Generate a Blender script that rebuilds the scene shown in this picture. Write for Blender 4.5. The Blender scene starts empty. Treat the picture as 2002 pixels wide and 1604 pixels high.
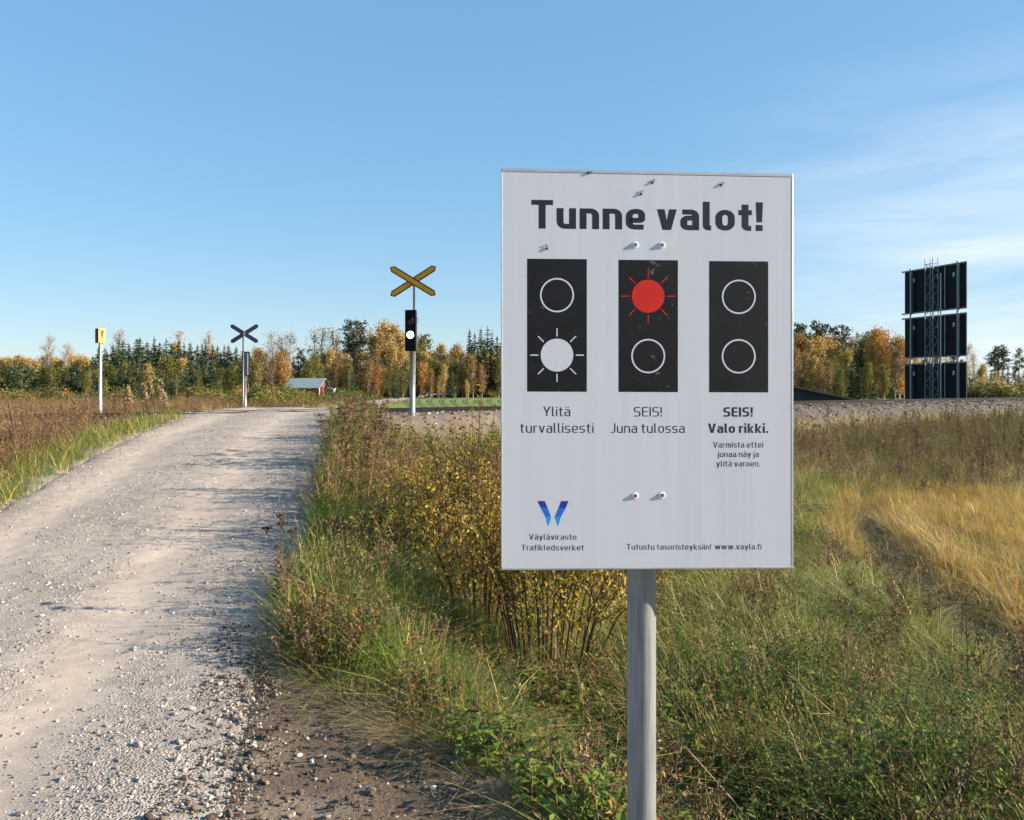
import bpy, bmesh, math, random
import numpy as np
from mathutils import Vector, Matrix
SC = bpy.context.scene
COL = SC.collection
R = math.radians
# ------------------------------------------------------------------ camera, sky, sun, exposure
EYE = 1.6            # camera height (m); horizon at py=760 in the 2002x1604 photograph
F = 1600.0           # focal length in photograph pixels
cd = bpy.data.cameras.new('camera'); cam = bpy.data.objects.new('camera', cd); COL.objects.link(cam)
cd.sensor_fit = 'HORIZONTAL'; cd.sensor_width = 36; cd.lens = F/2002*36
cd.shift_y = -42/2002; cd.clip_start = .05; cd.clip_end = 6000
cam.location = (0, 0, EYE); cam.rotation_euler = (R(90), 0, 0)
SC.camera = cam
SUN_EL, SUN_AZ = R(21), R(95.5)      # azimuth clockwise from +Y (the view direction)
w = bpy.data.worlds.new('World'); SC.world = w; w.use_nodes = True
nt = w.node_tree; nt.nodes.clear()
sky = nt.nodes.new('ShaderNodeTexSky'); sky.sky_type = 'NISHITA'; sky.sun_disc = False
sky.sun_elevation = SUN_EL; sky.sun_rotation = SUN_AZ
sky.air_density = 1.0; sky.dust_density = 0.5; sky.ozone_density = 6.0; sky.altitude = 100
tc = nt.nodes.new('ShaderNodeTexCoord'); mp = nt.nodes.new('ShaderNodeMapping')
mp.inputs['Rotation'].default_value = (R(4), R(12), R(-25)); mp.inputs['Scale'].default_value = (1.3, 1.3, 9.0)
nz = nt.nodes.new('ShaderNodeTexNoise'); nz.inputs['Scale'].default_value = 1.7; nz.inputs['Detail'].default_value = 7; nz.inputs['Roughness'].default_value = .58; nz.inputs['Distortion'].default_value = .6
rp = nt.nodes.new('ShaderNodeMapRange'); rp.inputs[1].default_value = .36; rp.inputs[2].default_value = .72
sx = nt.nodes.new('ShaderNodeSeparateXYZ')
gx_ = nt.nodes.new('ShaderNodeMapRange'); gx_.inputs[1].default_value = .14; gx_.inputs[2].default_value = .5      # thin cirrus low in the right-hand sky
gz_ = nt.nodes.new('ShaderNodeMapRange'); gz_.inputs[1].default_value = .36; gz_.inputs[2].default_value = .16
m1 = nt.nodes.new('ShaderNodeMath'); m1.operation = 'MULTIPLY'; m2 = nt.nodes.new('ShaderNodeMath'); m2.operation = 'MULTIPLY'
m3 = nt.nodes.new('ShaderNodeMath'); m3.operation = 'MULTIPLY'; m3.inputs[1].default_value = .8
mx = nt.nodes.new('ShaderNodeMixRGB'); mx.inputs[2].default_value = (5.9, 6.3, 6.7, 1)
bg = nt.nodes.new('ShaderNodeBackground'); bg.inputs[1].default_value = .068
wo = nt.nodes.new('ShaderNodeOutputWorld')
L = nt.links.new
L(tc.outputs['Generated'], mp.inputs[0]); L(mp.outputs[0], nz.inputs['Vector']); L(nz.outputs[0], rp.inputs[0])
L(tc.outputs['Generated'], sx.inputs[0]); L(sx.outputs[0], gx_.inputs[0]); L(sx.outputs[2], gz_.inputs[0])
L(gx_.outputs[0], m1.inputs[0]); L(gz_.outputs[0], m1.inputs[1]); L(m1.outputs[0], m2.inputs[0]); L(rp.outputs[0], m2.inputs[1]); L(m2.outputs[0], m3.inputs[0])
gm = nt.nodes.new('ShaderNodeGamma'); gm.inputs[1].default_value = .40      # softens the steep brightening of the clear sky towards the horizon
hs_ = nt.nodes.new('ShaderNodeHueSaturation'); hs_.inputs['Saturation'].default_value = 1.56; hs_.inputs['Value'].default_value = 2.7
L(sky.outputs[0], gm.inputs[0]); L(gm.outputs[0], hs_.inputs['Color']); L(hs_.outputs[0], mx.inputs[1]); L(m3.outputs[0], mx.inputs[0]); L(mx.outputs[0], bg.inputs[0]); L(bg.outputs[0], wo.inputs[0])
sd = bpy.data.lights.new('sun', 'SUN'); sd.energy = 4.9; sd.angle = R(.53); sd.color = (1, .885, .72)
so = bpy.data.objects.new('sun', sd); COL.objects.link(so)
so.rotation_euler = Vector((-math.sin(SUN_AZ)*math.cos(SUN_EL), -math.cos(SUN_AZ)*math.cos(SUN_EL), -math.sin(SUN_EL))).to_track_quat('-Z', 'Y').to_euler()
SC.view_settings.view_transform = 'Standard'; SC.view_settings.look = 'None'; SC.view_settings.gamma = 1; SC.view_settings.exposure = 1.4
SC.cycles.max_bounces = 4; SC.cycles.diffuse_bounces = 2; SC.cycles.transmission_bounces = 2; SC.cycles.glossy_bounces = 2; SC.cycles.use_adaptive_sampling = True; SC.cycles.adaptive_threshold = .035; SC.cycles.transparent_max_bounces = 4
try: SC.cycles.use_denoising = True
except Exception: pass

# ------------------------------------------------------------------ helpers
rng = np.random.default_rng(7)
def pix(px, py, Y): return Vector(((px-1001)/F*Y, Y, EYE+(760-py)/F*Y))
def tag(o, label=None, cat=None, group=None, kind=None):
    if label: o['label'] = label
    if cat: o['category'] = cat
    if group: o['group'] = group
    if kind: o['kind'] = kind
    return o
def empty(name, loc, label, cat, group=None, rz=0):
    o = bpy.data.objects.new(name, None); o.empty_display_size = .1; COL.objects.link(o); o.location = loc; o.rotation_euler = (0, 0, rz)
    return tag(o, label, cat, group)
def copy_tree(o, parent=None):
    c = o.copy(); COL.objects.link(c); c.parent = parent
    for ch in KIDS.get(o.name, []): copy_tree(ch, c)
    return c
KIDS = {}
_tab = np.random.default_rng(99).random((256, 256))
def vn(x, y, s=1.0, k=0):
    x = np.asarray(x, float)/s+k*17.3+1000; y = np.asarray(y, float)/s+k*9.1+1000
    i = np.floor(x).astype(int); j = np.floor(y).astype(int); a = x-i; b = y-j
    a = a*a*(3-2*a); b = b*b*(3-2*b); g = lambda p, q: _tab[p & 255, q & 255]
    return (g(i, j)*(1-a)+g(i+1, j)*a)*(1-b)+(g(i, j+1)*(1-a)+g(i+1, j+1)*a)*b
def fbm(x, y, s=1., k=0, o=3): return sum(vn(x, y, s/2**q, k+q*3)*.5**(q+1) for q in range(o))/(1-.5**o)
def sst(a, b, x):
    t = np.clip((np.asarray(x, float)-a)/(b-a), 0, 1); return t*t*(3-2*t)
class MB:
    """collects faces of one mesh; each face has a material slot and a random number"""
    def __init__(s): s.v = []; s.f = []; s.m = []; s.r = []
    def add(s, vs, fs, m=0, r=None):
        b = len(s.v); s.v += [tuple(p) for p in vs]
        for f in fs: s.f.append(tuple(i+b for i in f)); s.m.append(m); s.r.append(random.random() if r is None else r)
    def quad(s, a, b, c, d, m=0, r=None): s.add((a, b, c, d), ((0, 1, 2, 3),), m, r)
    def box(s, x0, x1, y0, y1, z0, z1, m=0, X=None):
        vs = [Vector((x, y, z)) for z in (z0, z1) for x, y in ((x0, y0), (x1, y0), (x1, y1), (x0, y1))]
        if X is not None: vs = [X @ p for p in vs]
        s.add(vs, ((3, 2, 1, 0), (4, 5, 6, 7), (0, 1, 5, 4), (1, 2, 6, 5), (2, 3, 7, 6), (3, 0, 4, 7)), m, .5)
    def tube(s, pts, rad, n=6, m=0, r=None, cap=True):
        pts = [Vector(p) for p in pts]; rr = rad if hasattr(rad, '__len__') else [rad]*len(pts); vs = []; fs = []
        for i, p in enumerate(pts):
            d = (pts[min(i+1, len(pts)-1)]-pts[max(i-1, 0)]).normalized()
            a = d.cross(Vector((0, 0, 1)) if abs(d.z) < .9 else Vector((1, 0, 0))).normalized(); b = d.cross(a)
            vs += [p+(a*math.cos(2*math.pi*k/n)+b*math.sin(2*math.pi*k/n))*rr[i] for k in range(n)]
        for i in range(len(pts)-1):
            for k in range(n): fs.append((i*n+k, i*n+(k+1) % n, (i+1)*n+(k+1) % n, (i+1)*n+k))
        if cap: fs += [tuple(range(n))[::-1] if False else tuple(range(n)), tuple((len(pts)-1)*n+k for k in range(n))[::-1]]
        s.add(vs, fs, m, r)
    def mesh(s, name, mats, smooth=False):
        me = bpy.data.meshes.new(name); me.from_pydata([tuple(p) for p in s.v], [], s.f)
        for q in mats: me.materials.append(q)
        me.polygons.foreach_set('material_index', s.m)
        a = me.attributes.new('rnd', 'FLOAT', 'FACE'); a.data.foreach_set('value', s.r)
        if smooth: me.polygons.foreach_set('use_smooth', [True]*len(s.f))
        me.update(); return me
    def build(s, name, mats, parent=None, smooth=False, link=True, fixn=False):
        if not isinstance(mats, (list, tuple)): mats = [mats]
        me = s.mesh(name, mats, smooth)
        if fixn:
            bm = bmesh.new(); bm.from_mesh(me); bmesh.ops.recalc_face_normals(bm, faces=bm.faces); bm.to_mesh(me); bm.free()
        o = bpy.data.objects.new(name, me)
        if link: COL.objects.link(o)
        if parent: o.parent = parent; KIDS.setdefault(parent.name, []).append(o)
        return o
def bevel(o, w=.004, seg=2):
    m = o.modifiers.new('bevel', 'BEVEL'); m.width = w; m.segments = seg; m.limit_method = 'ANGLE'; return o
# ------------------------------------------------------------------ materials
def newmat(name):
    m = bpy.data.materials.new(name); m.use_nodes = True; n = m.node_tree; n.nodes.clear()
    out = n.nodes.new('ShaderNodeOutputMaterial'); p = n.nodes.new('ShaderNodeBsdfPrincipled'); n.links.new(p.outputs[0], out.inputs[0])
    return m, n, p, out
def setramp(r, stops):
    e = r.color_ramp.elements
    while len(e) > 1: e.remove(e[-1])
    e[0].position = stops[0][0]; e[0].color = (*stops[0][1], 1)
    for q, c in stops[1:]:
        x = e.new(q); x.color = (*c, 1)
def solid(name, c, rough=.5, metal=0, var=.12, scale=30, bump=0, spec=.5, coat=0, st=None, specks=0):
    m, n, p, o = newmat(name); l = n.links.new
    tcn = n.nodes.new('ShaderNodeTexCoord'); nz = n.nodes.new('ShaderNodeTexNoise'); nz.inputs['Scale'].default_value = scale; nz.inputs['Detail'].default_value = 5
    r = n.nodes.new('ShaderNodeValToRGB'); setramp(r, [(.3, tuple(q*(1-var) for q in c)), (.7, tuple(min(1, q*(1+var)) for q in c))])
    if st:
        mpn = n.nodes.new('ShaderNodeMapping'); mpn.inputs['Scale'].default_value = st; l(tcn.outputs['Object'], mpn.inputs[0]); l(mpn.outputs[0], nz.inputs['Vector'])
    else: l(tcn.outputs['Object'], nz.inputs['Vector'])
    l(nz.outputs[0], r.inputs[0]); l(r.outputs[0], p.inputs['Base Color'])
    if specks:      # scratches and dirt specks
        n2 = n.nodes.new('ShaderNodeTexNoise'); n2.inputs['Scale'].default_value = specks; n2.inputs['Detail'].default_value = 4; l(tcn.outputs['Object'], n2.inputs['Vector'])
        r2 = n.nodes.new('ShaderNodeMapRange'); r2.inputs[1].default_value = .66; r2.inputs[2].default_value = .74; l(n2.outputs[0], r2.inputs[0])
        m2_ = n.nodes.new('ShaderNodeMixRGB'); m2_.inputs[2].default_value = (.10, .10, .10, 1); l(r2.outputs[0], m2_.inputs[0]); l(r.outputs[0], m2_.inputs[1]); l(m2_.outputs[0], p.inputs['Base Color'])
    p.inputs['Roughness'].default_value = rough; p.inputs['Metallic'].default_value = metal; p.inputs['Specular IOR Level'].default_value = spec; p.inputs['Coat Weight'].default_value = coat
    if bump:
        b = n.nodes.new('ShaderNodeBump'); b.inputs['Strength'].default_value = bump; b.inputs['Distance'].default_value = .01; l(nz.outputs[0], b.inputs['Height']); l(b.outputs[0], p.inputs['Normal'])
    return m
def leaf(name, stops, trans=.3, rough=.55, wr=.55, wo_=.3, wn=.25, ns=.6):
    """foliage: colour picked from the stops by leaf, by plant and by place"""
    m, n, p, o = newmat(name); l = n.links.new
    at = n.nodes.new('ShaderNodeAttribute'); at.attribute_name = 'rnd'; oi = n.nodes.new('ShaderNodeObjectInfo')
    g = n.nodes.new('ShaderNodeNewGeometry'); nz = n.nodes.new('ShaderNodeTexNoise'); nz.inputs['Scale'].default_value = ns; nz.inputs['Detail'].default_value = 3
    def mth(op, a, b):
        q = n.nodes.new('ShaderNodeMath'); q.operation = op
        for i, v in enumerate((a, b)):
            if isinstance(v, (int, float)): q.inputs[i].default_value = v
            else: l(v, q.inputs[i])
        return q.outputs[0]
    l(g.outputs['Position'], nz.inputs['Vector'])
    mr = n.nodes.new('ShaderNodeMapRange'); mr.inputs[1].default_value = .3; mr.inputs[2].default_value = .7; l(nz.outputs[0], mr.inputs[0])
    f = mth('ADD', mth('ADD', mth('MULTIPLY', at.outputs['Fac'], wr), mth('MULTIPLY', oi.outputs['Random'], wo_)), mth('MULTIPLY', mr.outputs[0], wn))
    f = mth('DIVIDE', f, wr+wo_+wn)
    mr2 = n.nodes.new('ShaderNodeMapRange'); mr2.inputs[1].default_value = .12; mr2.inputs[2].default_value = .88; l(f, mr2.inputs[0])
    r = n.nodes.new('ShaderNodeValToRGB'); setramp(r, stops); l(mr2.outputs[0], r.inputs[0])
    l(r.outputs[0], p.inputs['Base Color']); p.inputs['Roughness'].default_value = rough; p.inputs['Specular IOR Level'].default_value = .3
    if trans:
        t = n.nodes.new('ShaderNodeBsdfTranslucent'); ms = n.nodes.new('ShaderNodeMixShader'); ms.inputs[0].default_value = trans
        l(r.outputs[0], t.inputs[0]); l(p.outputs[0], ms.inputs[1]); l(t.outputs[0], ms.inputs[2]); l(ms.outputs[0], o.inputs[0])
    return m
def vcol(name, rough=.95, ns=(2.5, 40), bump=.6, dist=.03, var=.35, pebble=0):
    """ground: colour stored per vertex by what grows or lies there, broken up by noise"""
    m, n, p, o = newmat(name); l = n.links.new
    at = n.nodes.new('ShaderNodeAttribute'); at.attribute_name = 'zone'; g = n.nodes.new('ShaderNodeNewGeometry')
    a = n.nodes.new('ShaderNodeTexNoise'); a.inputs['Scale'].default_value = ns[0]; a.inputs['Detail'].default_value = 6
    b = n.nodes.new('ShaderNodeTexNoise'); b.inputs['Scale'].default_value = ns[1]; b.inputs['Detail'].default_value = 5; b.inputs['Roughness'].default_value = .7
    l(g.outputs['Position'], a.inputs['Vector']); l(g.outputs['Position'], b.inputs['Vector'])
    ad = n.nodes.new('ShaderNodeMath'); ad.operation = 'ADD'; l(a.outputs[0], ad.inputs[0]); l(b.outputs[0], ad.inputs[1])
    mr = n.nodes.new('ShaderNodeMapRange'); mr.inputs[1].default_value = .7; mr.inputs[2].default_value = 1.3; mr.inputs[3].default_value = 1-var; mr.inputs[4].default_value = 1+var
    l(ad.outputs[0], mr.inputs[0]); vm = n.nodes.new('ShaderNodeVectorMath'); vm.operation = 'SCALE'
    l(at.outputs['Color'], vm.inputs[0]); l(mr.outputs[0], vm.inputs['Scale']); l(vm.outputs[0], p.inputs['Base Color'])
    p.inputs['Roughness'].default_value = rough; p.inputs['Specular IOR Level'].default_value = .2
    hgt = b.outputs[0]
    if pebble:      # small stones pressed into the fines: each cell its own tone and bulge
        vo = n.nodes.new('ShaderNodeTexVoronoi'); vo.inputs['Scale'].default_value = pebble; l(g.outputs['Position'], vo.inputs['Vector'])
        v2 = n.nodes.new('ShaderNodeTexVoronoi'); v2.inputs['Scale'].default_value = pebble*.42; l(g.outputs['Position'], v2.inputs['Vector'])
        sx1 = n.nodes.new('ShaderNodeSeparateColor'); l(vo.outputs['Color'], sx1.inputs[0]); sx2 = n.nodes.new('ShaderNodeSeparateColor'); l(v2.outputs['Color'], sx2.inputs[0])
        ml = n.nodes.new('ShaderNodeMath'); ml.operation = 'MULTIPLY'; l(sx1.outputs[0], ml.inputs[0]); l(sx2.outputs[1], ml.inputs[1])
        q = n.nodes.new('ShaderNodeMapRange'); q.inputs[1].default_value = 0; q.inputs[2].default_value = .8; q.inputs[3].default_value = .72; q.inputs[4].default_value = 1.5; l(ml.outputs[0], q.inputs[0])
        vm2 = n.nodes.new('ShaderNodeVectorMath'); vm2.operation = 'SCALE'; l(vm.outputs[0], vm2.inputs[0]); l(q.outputs[0], vm2.inputs['Scale']); mc = n.nodes.new('ShaderNodeMixRGB'); l(at.outputs['Alpha'], mc.inputs[0]); l(vm.outputs[0], mc.inputs[1]); l(vm2.outputs[0], mc.inputs[2]); l(mc.outputs[0], p.inputs['Base Color'])
        hs = n.nodes.new('ShaderNodeMath'); hs.operation = 'SUBTRACT'; l(ml.outputs[0], hs.inputs[0]); l(vo.outputs['Distance'], hs.inputs[1]); ha = n.nodes.new('ShaderNodeMath'); ha.operation = 'MULTIPLY'; l(hs.outputs[0], ha.inputs[0]); l(at.outputs['Alpha'], ha.inputs[1]); hgt = ha.outputs[0]
    bp = n.nodes.new('ShaderNodeBump'); bp.inputs['Strength'].default_value = bump; bp.inputs['Distance'].default_value = dist
    l(hgt, bp.inputs['Height']); l(bp.outputs[0], p.inputs['Normal'])
    return m
def emit(name, c, s):
    m, n, p, o = newmat(name); p.inputs['Base Color'].default_value = (*c, 1); p.inputs['Emission Color'].default_value = (*c, 1); p.inputs['Emission Strength'].default_value = s; return m

# ------------------------------------------------------------------ the lie of the land
_yy = np.linspace(-40, 400, 4401)
def curve(pts, smooth=15):
    q = np.interp(_yy, [p[0] for p in pts], [p[1] for p in pts]); k = np.ones(smooth)/smooth
    pad = np.pad(q, smooth, mode='edge'); pad = np.convolve(np.convolve(pad, k, 'same'), k, 'same'); return pad[smooth:-smooth]
_xc = curve([(-40, 4), (0, -2.15), (3, -2.72), (4.75, -3.13), (9, -3.94), (14.3, -4.9), (23, -6.65), (40, -9.8), (60, -12.7), (85, -15), (110, -16.9), (142, -18), (200, -14), (400, 10)])
_zr = curve([(-40, 0), (3, 0), (4.75, .02), (6.5, .1), (9, .3), (11.5, .56), (14.3, .8), (18, .94), (20.5, .985), (25, .985), (30, .9), (40, .5), (60, .1), (85, 0), (400, 0)], 21)
def xc(y): return np.interp(y, _yy, _xc)
def zr(y): return np.interp(y, _yy, _zr)
HW = 1.72
RD = Vector((.777, .629, 0)); RN = Vector((.629, -.777, 0)); RP = Vector((-2.94, 24, 0)); RT = 1.0
def drail(x, y): return (np.asarray(x)-RP.x)*RN.x+(np.asarray(y)-RP.y)*RN.y      # distance from the near rail, + on the camera's side
_bx = [-9, -1.6, -1.1, -.5, 0, .5, 1, 2, 4, 9]; _by = [9, 4.9, 4.25, 3.72, 3.1, 2.35, 1.6, .4, -2, -8]
def bank(x, y): return np.asarray(y)-np.interp(x, _bx, _by)      # >0 beyond the edge of the bare bank
_gy = [0, 3, 5, 6.2, 7.5, 9.5, 12.6, 15, 18]; _gx = [3.4, 3.5, 3.7, 3.87, 4.1, 4.55, 5.45, 6.5, 8.2]
def groove(x, y): return np.asarray(x)-np.interp(y, _gy, _gx)
def T(x, y):
    x = np.asarray(x, float); y = np.asarray(y, float); dr = drail(x, y); d = x-xc(y)
    right = d > 0
    base = np.where(dr > 0, -.55*sst(2.5, 14, dr), 0.0)
    base = np.where((dr > 0) & ~right, zr(y)-.25*sst(1.7, 3.5, -d), base)
    rough = (fbm(x, y, 1.6, 1)-.5)*.22+(fbm(x, y, .45, 5)-.5)*.10
    fade = 1-sst(30, 90, np.hypot(x, y))
    base = base+rough*fade+(fbm(x, y, 90, 8)-.5)*.8*sst(60, 200, y)
    g = groove(x, y); inf = sst(2.5, 5, y)*(1-sst(13, 17, y))
    base = base-.28*np.exp(-(g/.34)**2)*inf+.07*np.exp(-((np.abs(g)-.55)/.25)**2)*inf
    emb = .895-np.maximum(0, np.abs(dr+.8)-2.2)/1.6+(fbm(x, y, .7, 11)-.5)*.12*sst(1.2, 2, np.abs(dr+.8))
    z = np.where(emb > base, emb, base); z = np.where(np.abs(emb-base) < .25, np.maximum(emb, base)+(.25-np.abs(emb-base))**2, z)
    Lr = np.where(right, 2.1, 1.6)
    wr = 1-sst(0, 1, (np.abs(d)-HW)/Lr); z = z*(1-wr)+zr(y)*wr
    p = bank(x, y); pl = (1-sst(0, 1.25, p))*(y < 8)*sst(HW-.1, HW+.45, d)
    dirt = ((fbm(x, y, .5, 21)-.5)*.10+(fbm(x, y, .16, 25)-.5)*.06)*sst(HW-.25, HW+.3, d)
    z = z*(1-pl)+(dirt+0.0)*pl
    z = z+(-.30*np.exp(-((p-1.9)/.8)**2))*sst(-.9, .2, x)*(y < 7)      # ditch bottom beyond the bank
    return z
# ------------------------------------------------------------------ ground sheet and road
def axis(lo, fine0, fine1, hi, step, grow):
    a = list(np.arange(fine0, fine1, step)); s = step; v = fine1; up = []
    while v < hi: up.append(v); s *= grow; v += s
    up.append(hi); s = step; v = fine0; dn = []
    while v > lo: s *= grow; v -= s; dn.append(v)
    return np.array(dn[::-1]+a+up)
gxs = axis(-900, -9, 9, 900, .11, 1.045); gys = axis(-500, 2, 14, 1500, .1, 1.035)
GX, GY = np.meshgrid(gxs, gys); GZ = T(GX, GY)
d_ = GX-xc(GY); GZ = GZ-.15*(1-sst(HW-.45, HW-.02, np.abs(d_)))
def zone(x, y):
    c = np.zeros(x.shape+(3,)); dr = drail(x, y); d = x-xc(y); p = bank(x, y); n1 = fbm(x, y, 1.2, 31); n2 = fbm(x, y, 6, 35)
    def put(m, col): c[:] = c*(1-m[..., None])+np.array(col)*m[..., None]
    c[:] = (.10, .085, .04)
    put(sst(.4, .62, n1), (.17, .13, .06))
    put(((groove(x, y) > .2) & (dr > 10) & (y < 17) & (y > 3)).astype(float), (.24, .16, .065))
    put(np.exp(-(groove(x, y)/.42)**4)*(y < 17)*(y > 3), (.06, .042, .028))
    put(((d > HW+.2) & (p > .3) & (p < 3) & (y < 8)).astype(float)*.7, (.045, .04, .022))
    far = sst(-6, -9, dr)*(dr < 0)
    put(far, (.13, .105, .045)); put(far*sst(.45, .6, n2), (.10, .10, .04))
    put(sst(-4.5, -7, dr)*(x > xc(y)+3)*(1-sst(135, 150, y))*(dr < 0), (.15, .205, .05)); put(sst(134, 140, y)*(x > xc(y)+3)*(1-sst(160, 190, y)), (.13, .09, .045))          # green field beyond the line
    put(sst(230, 300, y), (.07, .085, .04))
    b = 1-sst(2.6, 3.6, np.abs(dr+.8)+(n1-.5)*1.2); put(b, (.165, .128, .105)); put(b*sst(2, 8, x), (.105, .082, .067))                            # ballast and its shoulders
    put(1-sst(HW, HW+.45, np.abs(d)+(n1-.5)*.6), (.30, .25, .205))                                      # gravel spilled beside the road
    pl = (1-sst(-.1, .25, p+(n1-.5)*.5))*(d > HW-.2)*(y < 7)
    put(pl, (.125, .088, .06)); put(pl*sst(.52, .7, fbm(x, y, .35, 41)), (.22, .165, .12))
    return c
def sheet(name, X, Y, Z, mat, col=None):
    ny, nx = X.shape; me = bpy.data.meshes.new(name)
    i = np.arange(nx*ny).reshape(ny, nx); f = np.stack([i[:-1, :-1], i[:-1, 1:], i[1:, 1:], i[1:, :-1]], -1).reshape(-1, 4)
    me.vertices.add(nx*ny); me.vertices.foreach_set('co', np.stack([X, Y, Z], -1).ravel())
    me.loops.add(f.size); me.loops.foreach_set('vertex_index', f.ravel()); me.polygons.add(len(f)); me.polygons.foreach_set('loop_start', np.arange(0, f.size, 4))
    me.update(calc_edges=True); me.polygons.foreach_set('use_smooth', np.ones(len(f), bool))
    if col is not None:
        a = me.color_attributes.new('zone', 'FLOAT_COLOR', 'POINT'); a.data.foreach_set('color', (col if col.shape[2] == 4 else np.concatenate([col, np.ones(col.shape[:2]+(1,))], -1)).ravel())
    me.materials.append(mat); o = bpy.data.objects.new(name, me); COL.objects.link(o); return o
tag(sheet('ground', GX, GY, GZ, vcol('soil'), zone(GX, GY)), kind='structure')

ry = np.concatenate([np.arange(-12, 16, .07), np.arange(16, 30, .14), np.arange(30, 180, .8)])
ru = np.concatenate([np.linspace(-1.08, -.9, 6), np.linspace(-.86, .86, 62), np.linspace(.9, 1.08, 6)])
RU, RY = np.meshgrid(ru, ry)
edge = HW*(1+(fbm(RY, RU*0+np.sign(RU)*9, 1.3, 3)-.5)*.16)
RX = xc(RY)+RU*edge
lat = RU*HW
def trackmask(l, y):      # smooth, driven wheel tracks; loose stones lie between and beside them
    wob = (fbm(y, y*0, 5, 71)-.5)*.25
    return np.clip(np.exp(-((l+.95+wob)/.33)**2)+np.exp(-((l-.62+wob)/.36)**2), 0, 1)
tm = trackmask(lat, RY)
fadeR = 1-sst(25, 60, RY)
RZ = T(RX, RY)+.012+(-.022*tm+(fbm(RX, RY, .5, 61)-.5)*.035+(fbm(RX, RY, .12, 66)-.5)*.014)*fadeR-.09*sst(.9, 1.08, np.abs(RU))
rc = np.zeros(RX.shape+(3,)); nR = fbm(RX, RY, .8, 51)[..., None]; t3 = tm[..., None]
rc[:] = np.array((.325, .275, .235))*(1-t3)+np.array((.405, .33, .27))*t3
rc *= .88+.28*nR
e3 = sst(.8, 1.05, np.abs(RU)+(fbm(RX, RY, .3, 55)-.5)*.4)[..., None]; rc = rc*(1-e3*.45)+np.array((.14, .11, .085))*e3*.45
ra = np.clip((1-tm*1.1)*(.25+.75*sst(.38, .62, fbm(RX, RY, .35, 57)))+.08, .06, 1); rc = np.concatenate([rc, ra[..., None]], -1)
tag(sheet('road', RX, RY, RZ, vcol('gravel', ns=(9, 70), bump=.7, dist=.012, var=.2, pebble=80), rc), kind='structure')
def zroad(x, y):
    l = x-xc(y); return T(x, y)+.012+(-.022*trackmask(l, y)+(fbm(x, y, .5, 61)-.5)*.035+(fbm(x, y, .12, 66)-.5)*.014)*(1-sst(25, 60, y))

# wheel ruts that turn on the green field beyond the line
rut_m = solid('rut_soil', (.075, .105, .03), .95)
mb = MB()
for k in range(0, 11):
    for o_ in (0, .0042):
        pts = []
        for q in np.linspace(-1, 1, 15):      # pairs of tramlines running away from the line with a slight bow
            yq = 98+(30 if q < 0 else 34)*q+k*.4; pts.append(((-.131+k*.0145+o_)*yq+.85*q*q*yq/98-.15*q, yq))
        for (x0, y0), (x1, y1) in zip(pts, pts[1:]):
            if drail(x0, y0) > -8 or y1 > 134 or x0 > 30: continue
            ws = .065; z0, z1 = float(T(x0, y0))+.07, float(T(x1, y1))+.07
            mb.quad((x0-ws, y0, z0), (x0+ws, y0, z0), (x1+ws, y1, z1), (x1-ws, y1, z1), 0, .5)
tag(mb.build('field_ruts', rut_m), kind='structure')

# ------------------------------------------------------------------ railway
rust = solid('rail_steel', (.013, .010, .009), .75, .1, .3, 12, spec=.2)
def rail(off, label):
    prof = [(-.07, -.07), (.07, -.07), (.07, .012), (.012, .03), (.012, .125), (.036, .138), (.036, .17), (-.036, .17), (-.036, .138), (-.012, .125), (-.012, .03), (-.07, .012)]
    mb = MB(); ts = np.arange(-45, 261, 9.0); n = len(prof)
    vs = [RP+RD*float(t)+RN*(off+a)+Vector((0, 0, RT-.17+b)) for t in ts for a, b in prof]
    fs = [(i*n+k, i*n+(k+1) % n, (i+1)*n+(k+1) % n, (i+1)*n+k) for i in range(len(ts)-1) for k in range(n)]
    mb.add(vs, fs, 0, .5); o = mb.build('rail', rust, fixn=True)
    return tag(o, label, 'rail', 'rails of the single track')
rail(0, 'rusty steel rail nearest the camera, dark line on top of the ballast bank')
rail(-1.52, 'rusty steel rail on the far side of the single track')

# ------------------------------------------------------------------ the information sign
PLc = pix(982, 332, 1.7026); PR = pix(1549, 343, 1.7337); PB = pix(983, 1112, 1.7026)
U = (PR-PLc); V = Vector((0, 0, -.83)); NRM = U.cross(V).normalized()
if NRM.y > 0: NRM = -NRM
def sg(px, py, off=0.0):
    d = pix(px, py, 1.0)-Vector((0, 0, EYE)); t = (PLc-Vector((0, 0, EYE))).dot(NRM)/d.dot(NRM)
    return Vector((0, 0, EYE))+d*t+NRM*off
white = solid('sign_sheeting', (.57, .585, .63), .4, 0, .035, 9, spec=.45, st=(6, 6, .12))
black = solid('sign_black', (.007, .0075, .009), .5, 0, .3, 25, spec=.25, specks=55)
ink = solid('sign_lettering', (.018, .018, .026), .5, 0, .1, 20, spec=.3)
red = solid('sign_red', (.56, .02, .012), .5, 0, .06, 20, spec=.25)
galv = solid('galvanised_steel', (.235, .245, .25), .5, .4, .22, 26, bump=.05, st=(5, 5, .35))
alu = solid('aluminium_edge', (.5, .51, .53), .42, .6, .1, 20)
steel = solid('bolt_steel', (.3, .29, .27), .35, .9, .3, 200)
nylon = solid('white_washer', (.88, .88, .88), .4, 0, .03)
SP = Vector((.2815, 1.778, 0)); SG0 = float(T(SP.x, SP.y))
sign = empty('information_sign', (SP.x, SP.y, SG0), 'large white sign with three black light symbols and lettering on a grey steel post', 'sign')
def inS(o): o.matrix_parent_inverse = Matrix.Translation((-SP.x, -SP.y, -SG0)); return o
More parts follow.
